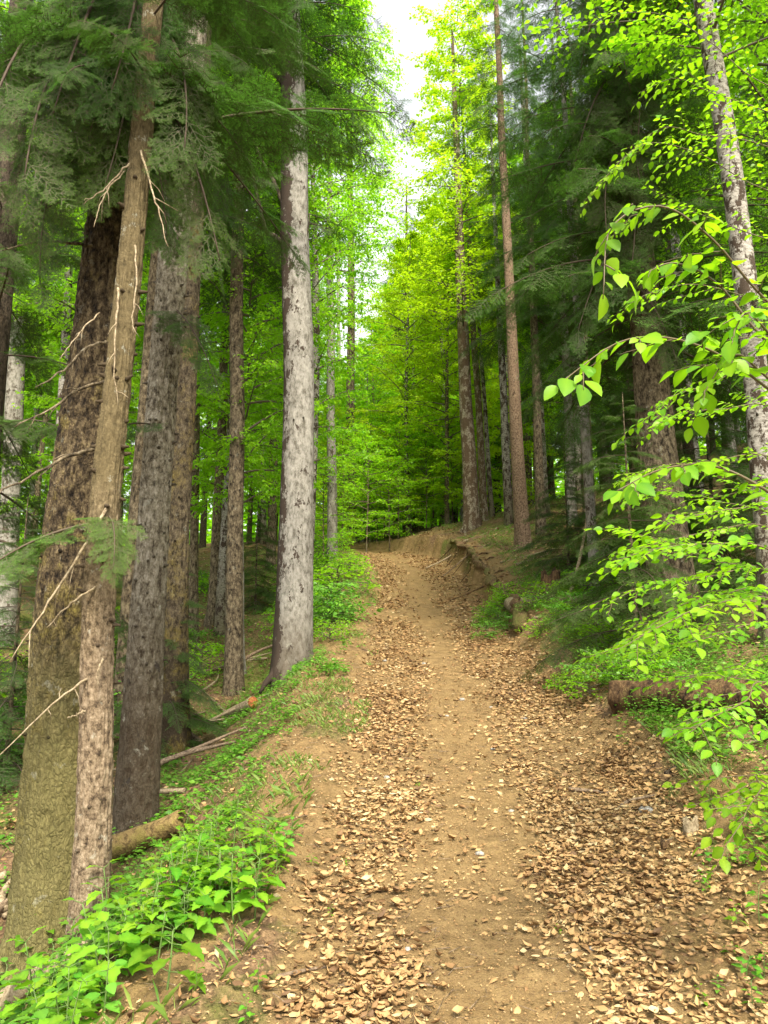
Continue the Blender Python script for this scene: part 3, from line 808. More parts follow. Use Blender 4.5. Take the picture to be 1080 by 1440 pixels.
T_root, T_b, T_cf = tree('birch_tree', 'curving white and brown blotched birch near the right edge', (1092, 900), 36, (988, 0), 25, 15,
    M['birch'], beech_crown(8, 0, 7, 2.6, 50, 14, 20, .10), M['beech'], sides=48, ring=.08, mid_px=(1052, 400, 31), cz=7.2, knots=8, kz=(2, 7), D=8.6)
tree('fir_tree', 'thin dark trunk high behind the curving birch', (985, 760), 15, (905, 60), 12, 17, M['dark'], CR['fir_tall1'], cz=8, cs=.7, D=14)

# dead branches on the front firs (parts of their trees)
def px3(root_y, pts): return [at_y(x, y, root_y + dy) for x, y, dy in pts]
yC, yA = C_b[1], A_b[1]
for pts, r in [([(198, 212, -.1), (212, 262, -.25), (224, 300, -.3), (236, 346, -.35)], .010),
               ([(190, 345, -.1), (192, 400, -.2), (186, 440, -.25), (188, 470, -.25)], .008),
               ([(182, 230, -.1), (150, 262, -.2), (118, 286, -.3)], .008),
               ([(176, 240, -.1), (146, 275, -.25), (132, 318, -.3)], .007),
               ([(166, 405, -.12), (163, 455, -.2), (161, 520, -.25), (166, 570, -.25)], .009),
               ([(150, 715, -.1), (105, 790, -.3), (60, 860, -.45), (14, 930, -.6)], .012),
               ([(135, 825, -.1), (98, 850, -.25), (66, 882, -.3)], .009),
               ([(122, 955, -.1), (80, 985, -.25), (-10, 1072, -.4)], .010),
               ([(140, 440, -.1), (110, 470, -.2), (84, 505, -.25)], .007),
               ([(144, 925, -.12), (138, 945, -.2), (137, 962, -.2)], .009),
               ([(120, 1000, -.1), (95, 1010, -.2)], .008)]:
    dead_branch(C_root, C_b, px3(yC, pts), r, .003, seed=int(r * 1e4))
for pts, r in [([(150, 628, -.2), (100, 640, -.4), (40, 672, -.6), (-20, 695, -.8)], .020),
               ([(158, 532, -.2), (110, 548, -.35), (70, 575, -.5), (20, 600, -.6)], .016),
               ([(150, 480, -.2), (120, 490, -.3), (90, 520, -.4), (50, 545, -.5)], .013),
               ([(140, 170, -.2), (80, 156, -.3), (0, 172, -.4)], .022),
               ([(130, 345, -.2), (60, 340, -.3), (-10, 355, -.5)], .014),
               ([(120, 290, -.2), (95, 278, -.3), (40, 310, -.5)], .012)]:
    dead_branch(A_root, A_b, px3(yA, pts), r, .005, 'mid', seed=int(r * 1e4))
# broken limb on the pale trunk
yB = B_b[1]
dead_branch(B_root, B_b, px3(yB, [(402, 345, 0), (382, 330, -.1), (372, 318, -.1), (352, 225, -.1)]), .07, .03, 'dark', seed=3, name='broken_limb')
dead_branch(B_root, B_b, px3(yB, [(402, 300, 0), (388, 262, 0), (368, 225, .1), (340, 150, .1)]), .05, .02, 'dark', seed=4, name='broken_limb')
dead_branch(B_root, B_b, px3(yB, [(400, 120, 0), (350, 60, .3), (300, 15, .4), (240, -20, .5)]), .05, .02, 'dark', seed=5, name='branch')
dead_branch(B_root, B_b, px3(yB, [(425, 368, 0), (432, 330, -.1), (436, 300, -.1)]), .03, .012, 'dark', seed=6, name='branch')
# fine dead twigs on the reddish spruce and birch
for k in range(10):
    yy = 40 + k * 33; s = -1 if k % 2 else 1
    pass

# light green fir bough reaching across the two front trunks
def near_bough(root, b, p0, p1, L, k, mat, droop_n=(0, 0, 1)):
    V, T, Q, A = BGH[0][k]
    d = (np.asarray(p1) - np.asarray(p0))
    V2, fs = inst(V, [T, Q], (np.asarray(p0) - b)[None], d[None], np.array([droop_n], float), L)
    a = Acc(); a.add(V2, fs, A)
    return obj('bough', mk('bough', a, mat), root)
near_bough(C_root, C_b, at_y(150, 725, yC), at_y(205, 775, yC - 1.0), .75, 0, M['fir_l'])
near_bough(C_root, C_b, at_y(140, 735, yC), at_y(0, 770, yC - .5), 1.15, 2, M['fir_l'])
near_bough(D_root, D_b, at_y(225, 600, D_b[1]), at_y(150, 590, D_b[1] - .7), 1.1, 3, M['fir_n'])
near_bough(D_root, D_b, at_y(240, 430, D_b[1]), at_y(290, 480, D_b[1] - .6), 1.3, 2, M['fir_n'])
# upper boughs of the front firs, sweeping down over their trunks
for k, (p, q, dy, L) in enumerate([((170, 60), (60, 190), -1.1, 2.0), ((180, 40), (230, 230), -1.2, 1.9), ((190, 90), (330, 260), -.9, 2.1), ((170, 10), (20, 90), -1.0, 2.3),
                                   ((180, 0), (150, 160), -1.5, 1.8), ((200, 20), (340, 130), -.9, 2.0), ((165, 120), (30, 260), -.5, 1.9), ((185, 130), (270, 300), -.8, 1.5),
                                   ((175, -60), (80, 60), -1.5, 2.2), ((185, -60), (260, 80), -1.6, 2.1), ((170, -30), (-40, 60), -.9, 2.4), ((180, 110), (215, 260), -1.0, 1.3)]):
    near_bough(A_root if k % 2 else C_root, A_b if k % 2 else C_b, at_y(p[0], p[1], yA), at_y(q[0], q[1], yA + dy), L, k % 4, M['fir_l' if k in (1, 7) else 'fir_n'])

for k, (p, q, dy, L) in enumerate([((880, 330), (800, 420), -1.6, 2.3), ((885, 250), (930, 380), -1.7, 2.2), ((880, 200), (790, 300), -1.7, 2.5), ((875, 130), (900, 260), -2.0, 2.3),
                                   ((875, 90), (780, 190), -1.5, 2.5), ((872, 60), (960, 170), -1.5, 2.4), ((870, 10), (850, 140), -2.0, 2.3), ((890, 400), (960, 470), -1.3, 1.8), ((868, -40), (790, 60), -1.6, 2.5)]):
    near_bough(R_root, R_b, at_y(p[0], p[1], R_b[1]), at_y(q[0], q[1], R_b[1] + dy), L, k % 4, M['fir_n'])

# ------------------------------------------------------------------ forest behind
def stock(kind, k):
    """one tree standing at the origin, to be copied"""
    r = np.random.default_rng(900 + k)
    H = 17
    if kind == 'fir':
        a, cf = trunk_acc([(0, 0, 0), (r.uniform(-.2, .2), 0, 9), (r.uniform(-.2, .2), 0, H)], [.19, .13, .02], 14, .5, k, .04, .5, 24, (1, 8))
        bm, cm, cz = M[['mid', 'dark', 'fir_grey'][k]], CR['fir_tall%d' % k], 4.6
    else:
        a, cf = trunk_acc([(0, 0, 0), (r.uniform(-.3, .3), 0, 8), (r.uniform(-.5, .5), 0, H)], [.14, .10, .02], 12, .5, k, .04, .5, 0)
        bm, cm, cz = M[['pale_plain', 'mid', 'birch'][k]], CR['beech%d' % k], 4.8
    return mk('trunk', a, bm, True), cm, cz
STOCK = {(kd, k): stock(kd, k) for kd in ('fir', 'beech') for k in range(3)}
proto = {}
placed = []
def fill(kd, k, x, y, s, rz, label, group, name, cz=None, cs=1.0, crown=None):
    key = (name, kd, k, crown)
    tm, cm, z0 = STOCK[(kd, k)]
    if crown: cm = CR[crown]
    if key not in proto:
        o = thing(name, label, 'tree', (0, 0, 0), 0, group)
        obj('trunk', tm, o); c = obj('crown', cm, o, (0, 0, z0))
        proto[key] = o
    else:
        o = copy_tree(proto[key])
    o['label'] = label
    if group: o['group'] = group
    elif 'group' in o: del o['group']
    o.location = gp(x, y, -.08); o.rotation_euler = (0, 0, rz); o.scale = (s, s, s)
    c = [q for q in o.children if q.name.startswith('crown')][0]
    c.location = (0, 0, z0 if cz is None else cz); c.scale = (cs, cs, (17.3 - c.location.z) / (12 if kd == 'fir' else 11))
    placed.append((x, y))
    return o

rf = random.Random(5)
def scatter(n, x0, x1, y0, y1, mind, fn, ok=lambda x, y: True):
    c = 0; tries = 0
    while c < n and tries < n * 60:
        tries += 1
        x, y = rf.uniform(x0, x1), rf.uniform(y0, y1)
        if any((x - a) ** 2 + (y - b) ** 2 < mind ** 2 for a, b in placed) or not ok(x, y): continue
        fn(x, y); c += 1

named_px = [(88, 60), (190, 50), (236, 30), (328, 22), (410, 60)]
# right slope: dark firs
def okr(x, y):
    px = 540 + F * x / y
    return px > 690 and px < 1500
scatter(28, 4, 34, 13, 52, 1.7, lambda x, y: fill('fir', rf.randrange(3), x, y, rf.uniform(.8, 1.25), rf.uniform(0, 6.28),
    'dark needled fir packed into the forest on the right slope', 'firs on the right slope', 'fir_tree', cz=rf.choice([2.2, 3.5, 5.0]), cs=rf.uniform(.85, 1.1)), okr)
scatter(36, 4, 34, 16, 52, 1.6, lambda x, y: fill('beech', rf.randrange(3), x, y, rf.uniform(.8, 1.1), rf.uniform(0, 6.28),
    'light green broadleaf tree among the firs on the right slope', 'broadleaf trees on the right slope', 'beech_tree', cz=rf.choice([3.5, 5.5])), okr)
# left wood
def okl(x, y):
    px = 540 + F * x / y
    return -400 < px < 455
scatter(11, -30, -2.8, 14, 50, 1.9, lambda x, y: fill('fir', rf.randrange(3), x, y, rf.uniform(.75, 1.15), rf.uniform(0, 6.28),
    'dark needled fir standing in the wood left of the path', 'firs in the left wood', 'fir_tree', cz=rf.choice([2.4, 4.0, 5.5]), cs=rf.uniform(.7, 1.0)), okl)
scatter(44, -30, -2.8, 15, 54, 1.7, lambda x, y: fill('beech', rf.randrange(3), x, y, rf.uniform(.8, 1.15), rf.uniform(0, 6.28),
    'bright leaved broadleaf tree in the wood left of the path', 'broadleaf trees in the left wood', 'beech_tree', cz=rf.choice([2.0, 3.5, 5.5]), cs=rf.uniform(.8, 1.1)), okl)
# bright broadleaf trees straight ahead beyond the bend
def okc(x, y):
    px = 540 + F * x / y
    return 462 < px < 720
def bright(x, y):
    px = 540 + F * x / y
    sc = np.interp(px, [460, 520, 545, 580, 720], [.5, .58, .80, .98, 1.0]) * (y / 38.0) ** .8 * rf.uniform(.85, 1.05)
    fill('beech', rf.randrange(3), x, y, float(sc), rf.uniform(0, 6.28), 'bright yellow green broadleaf tree beyond the bend of the path', 'bright trees beyond the bend', 'beech_tree',
         cz=rf.choice([.3, 1.2, 2.5]), cs=rf.uniform(1.0, 1.25), crown=rf.choice([None, 'yellow2', 'yellow2']))
scatter(40, -4, 10, 27, 54, 1.35, bright, okc)
for x, y, k, sc in ((-2.5, 13.5, 0, .85), (-4.9, 12.5, 1, .8), (-1.75, 17.5, 2, .9)):
    fill('beech', k, x, y, sc, k * 2.0, 'slim broadleaf tree with bright leaves just behind the front firs on the left', 'slim leafy trees behind the front firs', 'beech_tree', cz=3.6, cs=.75)
CR['airy'] = mk('crown', beech_crown(77, 0, 11, 2.3, 52, 16, 15, .085), M['beech'])
for x, y, sc in ((-1.35, 31, 1.5),):
    fill('beech', 1, x, y, sc, 2.0, 'tall broadleaf tree with sparse crown reaching into the sky gap above the path', None, 'beech_tree', cz=6, cs=.85, crown='airy')
fill('beech', 0, -1.6, 24, 1.15, 1.0, 'thin tall broadleaf tree with airy leaves against the bright sky left of centre', None, 'beech_tree', cz=8.5, cs=.8)
# pointed firs rising behind the bright trees
for x, y, s in ((1.2, 40, 1.2), (6.5, 44, 1.3)):
    fill('fir', 1, x, y, s, x, 'pointed fir rising above the bright trees ahead', 'firs ahead beyond the bend', 'fir_tree', cz=3, cs=1.05)

# young firs
def young(px, py, s, k, label, D=None):
    p = ground_at(px, py) if D is None else gp((px - 540) / F * D, D)
    o = thing('young_fir', label, 'young tree', p - [0, 0, .05], rf.uniform(0, 6))
    a, _ = trunk_acc([(0, 0, 0), (0, 0, 1.8), (0, 0, 3.7)], [.035, .022, .005], 8, .3, k, .03, .3)
    obj('trunk', mk('trunk', a, M['mid'], True), o)
    obj('crown', CR['fir_young%d' % (k % 3)], o)
    o.scale = (s, s, s)
young(890, 850, .9, 0, 'grey green young fir in front of the massive fir on the right slope', 9.6)
young(800, 800, .75, 1, 'small dark young fir beside the leaning dead stick')
young(935, 800, 1.15, 2, 'tall young fir behind the massive fir on the right', 11)
young(900, 690, 1.2, 0, 'young fir high on the right slope left of the straight pale trunk', 14)
young(1010, 760, 1.2, 1, 'young fir near the right edge behind the curving birch', 11.5)
young(770, 690, 1.1, 2, 'young fir far up the right bank beyond the spruce')
young(240, 950, .7, 0, 'small young fir in shade at the foot of the left firs', 10)
young(30, 960, .9, 1, 'young fir at the left edge behind the largest fir', 9)
young(150, 930, 1.0, 2, 'young fir hidden behind the two front firs', 12)
young(360, 800, .8, 0, 'young fir left of the tall pale trunk', 19)

# broadleaf saplings
def sapling(px, py, s, k, label, D=None, group=None, crown='sap'):
    p = ground_at(px, py) if D is None else gp((px - 540) / F * D, D)
    o = thing('beech_sapling', label, 'sapling', p - [0, 0, .02], rf.uniform(0, 6), group)
    lo = crown == 'low'
    a, _ = trunk_acc([(0, 0, 0), (.02, 0, .2), (0, .02, .42)], [.005, .004, .002], 5, .1, k, .03, .2) if lo else trunk_acc([(0, 0, 0), (.05, 0, 1.8), (0, .05, 3.4)], [.022, .014, .004], 6, .4, k, .03, .2)
    obj('stem', mk('stem', a, M['mid'], True), o)
    obj('foliage', CR['%s%d' % (crown, k % 3)], o)
    o.scale = (s, s, s)
    placed.append((p[0], p[1]))
g_ = 'saplings beside the bend of the path'
for k, (px, py, s) in enumerate([(450, 770, .45), (470, 745, .55), (500, 742, .6), (520, 748, .5), (440, 800, .4), (480, 800, .35), (430, 740, .6), (535, 735, .7), (570, 730, .6), (505, 765, .35)]):
    sapling(px, py, s, k, 'bright green sapling on the left verge near the bend of the path', None, g_)
for k, (px, D, s) in enumerate([(560, 29, 1.3), (610, 31, 1.3), (520, 31, 1.5), (480, 28, 1.4), (645, 33, 1.4), (455, 24, 1.0), (540, 34, 1.8), (590, 36, 1.8), (500, 35, 1.8), (575, 32, 1.7), (625, 35, 1.9), (548, 27.5, 1.0), (600, 29, 1.2), (530, 33, 1.9), (660, 38, 2.0), (560, 40, 2.4), (610, 42, 2.4), (515, 27, 1.2), (638, 30, 1.2)]):
    sapling(px, 0, s, k, 'leafy sapling growing in the thicket beyond the bend of the path', D, 'saplings beyond the bend')
for k in range(52):
    px = rf.uniform(685, 960); py = rf.uniform(822, 985) if px > 780 else rf.uniform(822, 905)
    if px < 775 and k % 2: continue
    sapling(px, py, rf.uniform(.5, .8) if py > 868 or px < 760 else rf.uniform(.7, 1.4), k, 'low broadleaf seedling bush at the foot of the right bank', None, 'low bushes on the right bank', 'low')

for k in range(36):
    py = rf.uniform(745, 905); px = np.interp(py, [745, 905], [500, 455]) + rf.uniform(-55, 12)
    sapling(px, py, rf.uniform(.7, 1.7), k, 'small leafy seedling bush along the left verge of the path', None, 'seedling bushes on the left verge', 'low')
for k in range(30):
    x = rf.uniform(-9, -2.6); y = rf.uniform(7.5, 22)
    sapling(540 + F * x / y, 0, rf.uniform(.7, 1.8), k, 'small broadleaf seedling on the floor of the left wood', y, 'seedlings in the left wood', 'low')
# far wood: reads as one mass
def far_wood():
    n = 150000
    az = U(-42, 42, n); D = U(58, 100, n)
    x = D * np.tan(np.radians(az)); y = D
    g = Hs(x, y)
    px = 540 + F * x / y
    top = np.interp(px, [-200, 380, 470, 520, 600, 700, 900, 1300], [20, 18, 10, 8, 12, 18, 20, 22]) * (1 + .25 * vn(x * .15, y * .15))
    z = g + top * U(0, 1, n) ** 1.25
    k = (fbm(x * .35, y * .35, z * .35) > -.15) | (z < g + 3)
    P = np.stack([x, y, z], 1)[k]; n = len(P)
    th = U(0, 6.28, n)
    V, f = inst(*LEAF_LO, P, np.stack([np.cos(th), np.sin(th), U(-.5, .3, n)], 1), np.array([0, 0, 1.]) + N_(0, .5, (n, 3)), U(.35, .8, n))
    a = Acc(); a.add(V, f, np.repeat(np.clip(fbm(P[:, 0] * .2, P[:, 1] * .2) * .5 + .5, 0, 1), 4))
    tag(obj('far_wood', mk('far_wood', a, M['beech'])), 'distant mass of woodland closing the view behind the trees', 'wood', kind='stuff')
far_wood()

# ------------------------------------------------------------------ near overhanging saplings at right
def leafy_branch(root, b, pts, r0, leaf, seed, mat=None, ntw=8, twl=.28, spacing=.035, hang=.45, name='leafy_branch'):
    r = np.random.default_rng(seed)
    C = curve(np.asarray(pts, float), 24)
    a = Acc(); V, f = tube(C - b, np.linspace(r0, .0018, 24), 6); a.add(V, f, -1)
    lines = [(C, 0.30)]
    for k in range(ntw):
        i = int(5 + (18 * (k + r.uniform(0, .8)) / ntw)); i = min(i, 22)
        d = norm(C[i + 1] - C[i - 1])
        sidev = norm(np.cross(d, [0, 0, 1.])) * (1 if k % 2 else -1)
        l = twl * r.uniform(.55, 1.15) * (1.2 - i / 24 * .6)
        dd = norm(d * .75 + sidev * .8 + np.array([0, 0, r.uniform(-.25, .2)]))
        t = np.linspace(0, 1, 8)[:, None]
        tw = C[i] + dd * l * t + np.array([0, 0, -hang * .5]) * l * t ** 2 + r.normal(0, .004, (8, 3)) * t
        V, f = tube(tw - b, np.linspace(.0028, .0012, 8), 4); a.add(V, f, -1)
        lines.append((tw, 0.0))
    P, Y, Nn, S = [], [], [], []
    for ln, st in lines:
        seg = np.linalg.norm(np.diff(ln, axis=0), axis=1).cumsum(); seg = np.r_[0, seg]; L = seg[-1]
        ss = np.arange(max(st * L, .03), L + .001, spacing)
        for j, s in enumerate(ss):
            p = np.array([np.interp(s, seg, ln[:, q]) for q in range(3)]); p2 = np.array([np.interp(min(s + .02, L), seg, ln[:, q]) for q in range(3)])
            p1 = np.array([np.interp(max(s - .02, 0), seg, ln[:, q]) for q in range(3)])
            d = norm(p2 - p1); sv = norm(np.cross(d, [0, 0, 1.])) * (1 if j % 2 else -1)
            last = j == len(ss) - 1
            y = norm(d * (1.0 if last else .65) + sv * (0 if last else .75) + np.array([0, 0, -hang * r.uniform(.3, 1.5)]) + r.normal(0, .14, 3))
            P.append(p - b + y * leaf * .12); Y.append(y); Nn.append(np.array([0, -.15, 1.]) + r.normal(0, .35, 3)); S.append(leaf * r.uniform(.45, 1.2))
    P, Y, Nn, S = np.array(P), np.array(Y), np.array(Nn), np.array(S)
    V, f = inst(*LEAF_HI, P, Y, Nn, S); a.add(V, f, rib(LEAF_HI[0], r.uniform(0, 1, len(P)) ** 1.2))
    return obj(name, mk(name, a, mat or M['near'], True), root)

def near_sapling(label, x, y, H, branches, leaf, r0=.016, seed=0, **kw):
    b = gp(x, y, -.03)
    root = thing('beech_sapling', label, 'sapling', b)
    a, cf = trunk_acc([(0, 0, 0), (.04, .03, H * .5), (-.02, .06, H)], [r0, r0 * .7, .004], 10, .15, seed, .04, .3)
    obj('stem', mk('stem', a, M['mid'], True), root)
    for k, (pts, dy) in enumerate(branches):
        P = [at_y(px, py, y + d) for (px, py), d in zip(pts, dy)]
        z0 = min(max(P[0][2] - .25 - b[2], .3), H - .1)
        P = [b + cf(z0)] + P
        leafy_branch(root, b, P, .006, leaf, seed * 20 + k, **kw)
    return root

near_sapling('nearest beech sapling, large pale leaves reaching in from the right edge', 1.75, 2.75, 3.3, [
    ([(1075, 420), (1000, 335), (930, 290), (860, 320), (848, 420)], [-.1, -.2, -.3, -.35, -.4]),
    ([(1078, 480), (1010, 400), (950, 370), (905, 385)], [-.1, -.1, -.2, -.2]),
    ([(1078, 545), (980, 485), (880, 478), (785, 540)], [-.2, -.3, -.4, -.5]),
    ([(1078, 530), (1030, 500), (985, 560)], [-.2, -.3, -.3]),
    ([(1078, 690), (1000, 655), (930, 660), (868, 690)], [-.2, -.2, -.3, -.4]),
    ([(1078, 465), (1050, 440), (1030, 470)], [-.3, -.4, -.4]),
    ], .075, seed=1, twl=.22, ntw=7, spacing=.042)
near_sapling('beech sapling with flat layers of leaves low at the right edge', 2.7, 4.5, 2.4, [
    ([(1075, 770), (1000, 765), (930, 770), (860, 790)], [-.2, -.3, -.3, -.3]),
    ([(1075, 800), (1010, 790), (950, 765), (870, 745)], [.2, .2, .1, .1]),
    ([(1075, 850), (1000, 850), (930, 880), (862, 918)], [-.3, -.5, -.7, -.8]),
    ([(1075, 830), (1020, 835), (960, 850), (900, 890)], [.3, .1, 0, -.1]),
    ([(1078, 960), (1050, 985), (1000, 1010), (970, 1030)], [-.3, -.5, -.8, -.9]),
    ([(1078, 1090), (1070, 1110), (1050, 1140), (1040, 1170)], [-.6, -.8, -1.1, -1.1]),
    ([(1078, 720), (1040, 715), (980, 725), (930, 740)], [0, -.1, -.2, -.2]),
    ], .062, seed=2, twl=.42, ntw=14, spacing=.036, hang=.15)
near_sapling('young beech with fine layered sprays set back on the right bank', 3.55, 5.9, 3.4, [
    ([(1075, 640), (1000, 650), (930, 655), (870, 680)], [-.1, -.2, -.3, -.3]),
    ([(1075, 690), (1000, 700), (930, 690), (880, 705)], [0, .1, .2, .2]),
    ([(1078, 740), (1010, 745), (940, 760), (880, 775)], [-.2, -.3, -.4, -.4]),
    ([(1078, 800), (1000, 810), (920, 820), (850, 850)], [-.2, -.3, -.5, -.6]),
    ([(1078, 840), (1010, 850), (950, 870), (890, 880)], [.2, .2, .1, .1]),
    ([(1078, 880), (1020, 890), (960, 905), (900, 900)], [-.4, -.6, -.8, -.9]),
    ([(1078, 930), (1040, 940), (1000, 945), (950, 960)], [-.5, -.8, -1.1, -1.3]),
    ([(1078, 570), (1020, 575), (960, 580), (920, 600)], [0, 0, 0, 0]),
    ], .06, seed=5, twl=.5, ntw=15, spacing=.04, hang=.15)
near_sapling('slender beech with airy sprays of small leaves left of the curving birch', 4.1, 6.4, 5.6, [
    ([(1060, 420), (980, 400), (920, 410), (880, 430)], [0, -.2, -.3, -.3]),
    ([(1060, 260), (980, 215), (900, 205), (820, 285)], [0, -.2, -.4, -.6]),
    ([(1060, 200), (990, 190), (930, 180), (870, 230)], [0, -.1, -.2, -.3]),
    ([(1060, 330), (980, 300), (920, 290), (850, 340)], [0, .2, .3, .3]),
    ([(1060, 110), (1000, 60), (930, 20), (850, 20)], [0, 0, 0, 0]),
    ([(1060, 150), (1000, 130), (950, 110), (900, 130)], [0, .2, .2, .2]),
    ([(1060, 520), (1000, 540), (940, 560), (900, 600)], [0, 0, 0, -.1]),
    ], .07, r0=.03, seed=3, twl=.55, ntw=12, spacing=.045, hang=.3)
# large broadleaf crown above the right edge
tb = gp(6.6, 10.5, -.05)
root = thing('beech_tree', 'full leaved beech filling the upper right corner behind the birch', 'tree', tb)
a, _ = trunk_acc([(0, 0, 0), (.1, 0, 6), (.3, 0, 13)], [.16, .12, .03], 20, .3, 4, .03, .4)
obj('trunk', mk('trunk', a, M['pale_plain'], True), root)
obj('crown', mk('crown', beech_crown(61, 2.5, 12.5, 3.6, 110, 16, 22, .085), M['beech']), root)

# ------------------------------------------------------------------ herbs in the lower left
def herb_mesh(seed, H, leaf, pairs, tmpl=LEAF_HERB, mt='herb'):
    r = np.random.default_rng(seed); st = Acc(); lf = Acc()
    lean = r.uniform(-.15, .15, 2)
    t = np.linspace(0, 1, 8)
    c = np.stack([lean[0] * H * t ** 2, lean[1] * H * t ** 2, H * t], 1)
    V, f = tube(c, np.linspace(.004, .002, 8), 5); st.add(V, f, -1)
    P, Y, Nn, S = [], [], [], []
    for k in range(pairs):
        u = .35 + .65 * k / (pairs - 1); p = np.array([np.interp(u, t, c[:, q]) for q in range(3)])
        az = k * 1.57 + r.uniform(-.3, .3)
        for s in (0, math.pi):
            d = np.array([math.cos(az + s), math.sin(az + s), r.uniform(.0, .35) + (.4 if k == pairs - 1 else 0)])
            pet = .35 * leaf
            V, f = tube(np.array([p, p + norm(d) * pet]), [.0018, .0012], 4); st.add(V, f, -1)
            P.append(p + norm(d) * pet); Y.append(d - [0, 0, .15]); Nn.append([0, 0, 1.] + r.normal(0, .2, 3))
            S.append(leaf * (1.15 - .5 * u if k < pairs - 1 else .5) * r.uniform(.8, 1.15))
    V, f = inst(*tmpl, np.array(P), np.array(Y), np.array(Nn), np.array(S)); lf.add(V, f, rib(tmpl[0], r.uniform(0, .9) * .6 + r.uniform(0, .4, len(P))))
    return mk('stem', st, M[mt], True), mk('foliage', lf, M[mt], True)
HERB = [herb_mesh(300 + k, .17 + .025 * k, .105 - .005 * k, 4 + k % 2) for k in range(5)] + [herb_mesh(320 + k, .14 + .04 * k, .075, 5, LEAF_HI, 'cover') for k in range(3)]
hp = {}
def herb(px, py, s, k, label, group, jitter=0, name='leafy_herb'):
    p = ground_at(px, py)
    key = (name, k)
    if key not in hp:
        o = thing(name, label, 'plant', p, 0, group); obj('stem', HERB[k][0], o); obj('foliage', HERB[k][1], o); hp[key] = o
    else: o = copy_tree(hp[key])
    o['label'] = label
    if group: o['group'] = group
    elif 'group' in o: del o['group']
    o.location = p - [0, 0, .01]; o.rotation_euler = (rf.uniform(-.15, .15), rf.uniform(-.15, .15), rf.uniform(0, 6.28)); o.scale = (s,) * 3
lb = 'bright green leafy herb in the dense clump at the lower left corner'
for k in range(110):
    t = rf.random()
    px = 20 + 330 * t + rf.uniform(-60, 60); py = 1445 - 225 * t + rf.uniform(-45, 60)
    herb(px, py, rf.uniform(.55, 1.5), rf.randrange(8), lb, 'herbs at the lower left')
for k in range(30):
    px = rf.uniform(240, 410); py = 1240 - (px - 240) * .2 + rf.uniform(-70, 40)
    herb(px, py, rf.uniform(.4, 1.0), rf.randrange(8), 'small toothed herb on the left bank above the dense clump', 'herbs on the left bank')
for k in range(22):
    px = rf.uniform(985, 1110); py = rf.uniform(1130, 1430)
    herb(px, py, rf.uniform(.3, .9), rf.randrange(8), 'small leafy herb on dark soil along the lower right edge', 'herbs at the lower right edge')
for px, py, s, lab in [(365, 1398, .55, 'lone leafy seedling at the path edge right of the dense herb clump'), (463, 1290, .25, 'tiny seedling in leaf litter near the left of the path'),
                       (438, 1215, .35, 'small seedling on the bare left verge'), (588, 1105, .22, 'tiny bright seedling in the leaves at mid path'), (787, 1312, .22, 'tiny seedling on the bare worn track'),
                       (488, 1215, .25, 'single seedling among leaves below the verge'), (945, 1110, .35, 'small plant on the right bank beside the dark stick'), (278, 1398, .5, 'seedling on bare soil at the bottom left'),
                       (348, 1440, .4, 'cut off seedling at the bottom edge'), (1075, 1380, .6, 'leafy plant at the bottom right edge')]:
    herb(px, py, s, rf.randrange(5), lab, None, name='seedling')

# ------------------------------------------------------------------ ground cover and grass (uncountable)
def cover(name, label, cat, n, region, size, hgt, mat, per=5, tmpl=LEAF_LO, up=0.0):
    """clusters of leaves standing on the ground; region gives (x, y) samples"""
    x, y = region(n); n = len(x)
    z = Hs(x, y)
    P = np.repeat(np.stack([x, y, z], 1), per, 0); m = len(P)
    hh = np.repeat(U(hgt[0], hgt[1], n), per)
    th = U(0, 6.28, m); rr = U(.2, 1.0, m) * np.repeat(U(size[0], size[1], n), per)
    P = P + np.stack([np.cos(th) * rr * .5, np.sin(th) * rr * .5, hh * U(.5, 1.1, m)], 1)
    S = rr * .9
    Y = np.stack([np.cos(th), np.sin(th), U(-.3, .25, m) + up], 1)
    V, f = inst(*tmpl, P, Y, np.array([0, 0, 1.]) + N_(0, .3, (m, 3)), S)
    a = Acc(); a.add(V, f, np.repeat(np.clip(np.repeat(U(0, 1, n), per) + N_(0, .15, m), 0, 1), len(tmpl[0])))
    tag(obj(name, mk(name, a, mat)), label, cat, kind='stuff')
def reg(y0, y1, d0, d1, fr=1.0, th=0.0, seed=0, pw=1.0):
    def f(n):
        y = y0 + (y1 - y0) * U(0, 1, n) ** pw; d = U(d0, d1, n); x = CX(y) + d
        k = fbm(x * fr + seed, y * fr, seed) > th
        return x[k], y[k]
    return f
def both(*rs):
    def f(n):
        q = [r(n // len(rs)) for r in rs]
        return np.concatenate([a[0] for a in q]), np.concatenate([a[1] for a in q])
    return f
cover('ground_cover', 'patchy low green leaves covering the bank left of the path', 'ground cover', 24000,
      both(reg(3.5, 12, -3.0, -1.8, 1.5, .4, 1), reg(3.5, 12, -3.4, -2.1, 1.5, .1, 31), reg(4, 12, -6, -2.3, .9, -.2, 21), reg(9, 24, -9, -2.3, .7, -.2, 22), reg(6, 13, -2.2, -1.35, 1.6, .45, 2), reg(11, 28, -4.5, -1.25, .8, -.5, 3), reg(9, 26, -8, -2.5, .5, .1, 4)), (.035, .09), (.02, .14), M['cover'], 5)
cover('ground_cover', 'low green leaves carpeting the slope right of the path', 'ground cover', 15000,
      both(reg(7, 15, 1.5, 3.2, .9, -.3, 5), reg(9, 16, 1.7, 6, .6, -.2, 6), reg(3, 8, 1.3, 3.0, 1.5, .1, 7), reg(4, 9, 1.5, 3.4, .9, -.2, 17), reg(13, 27, 2.0, 6.5, .8, .1, 8)), (.035, .08), (.03, .25), M['cover'], 6)
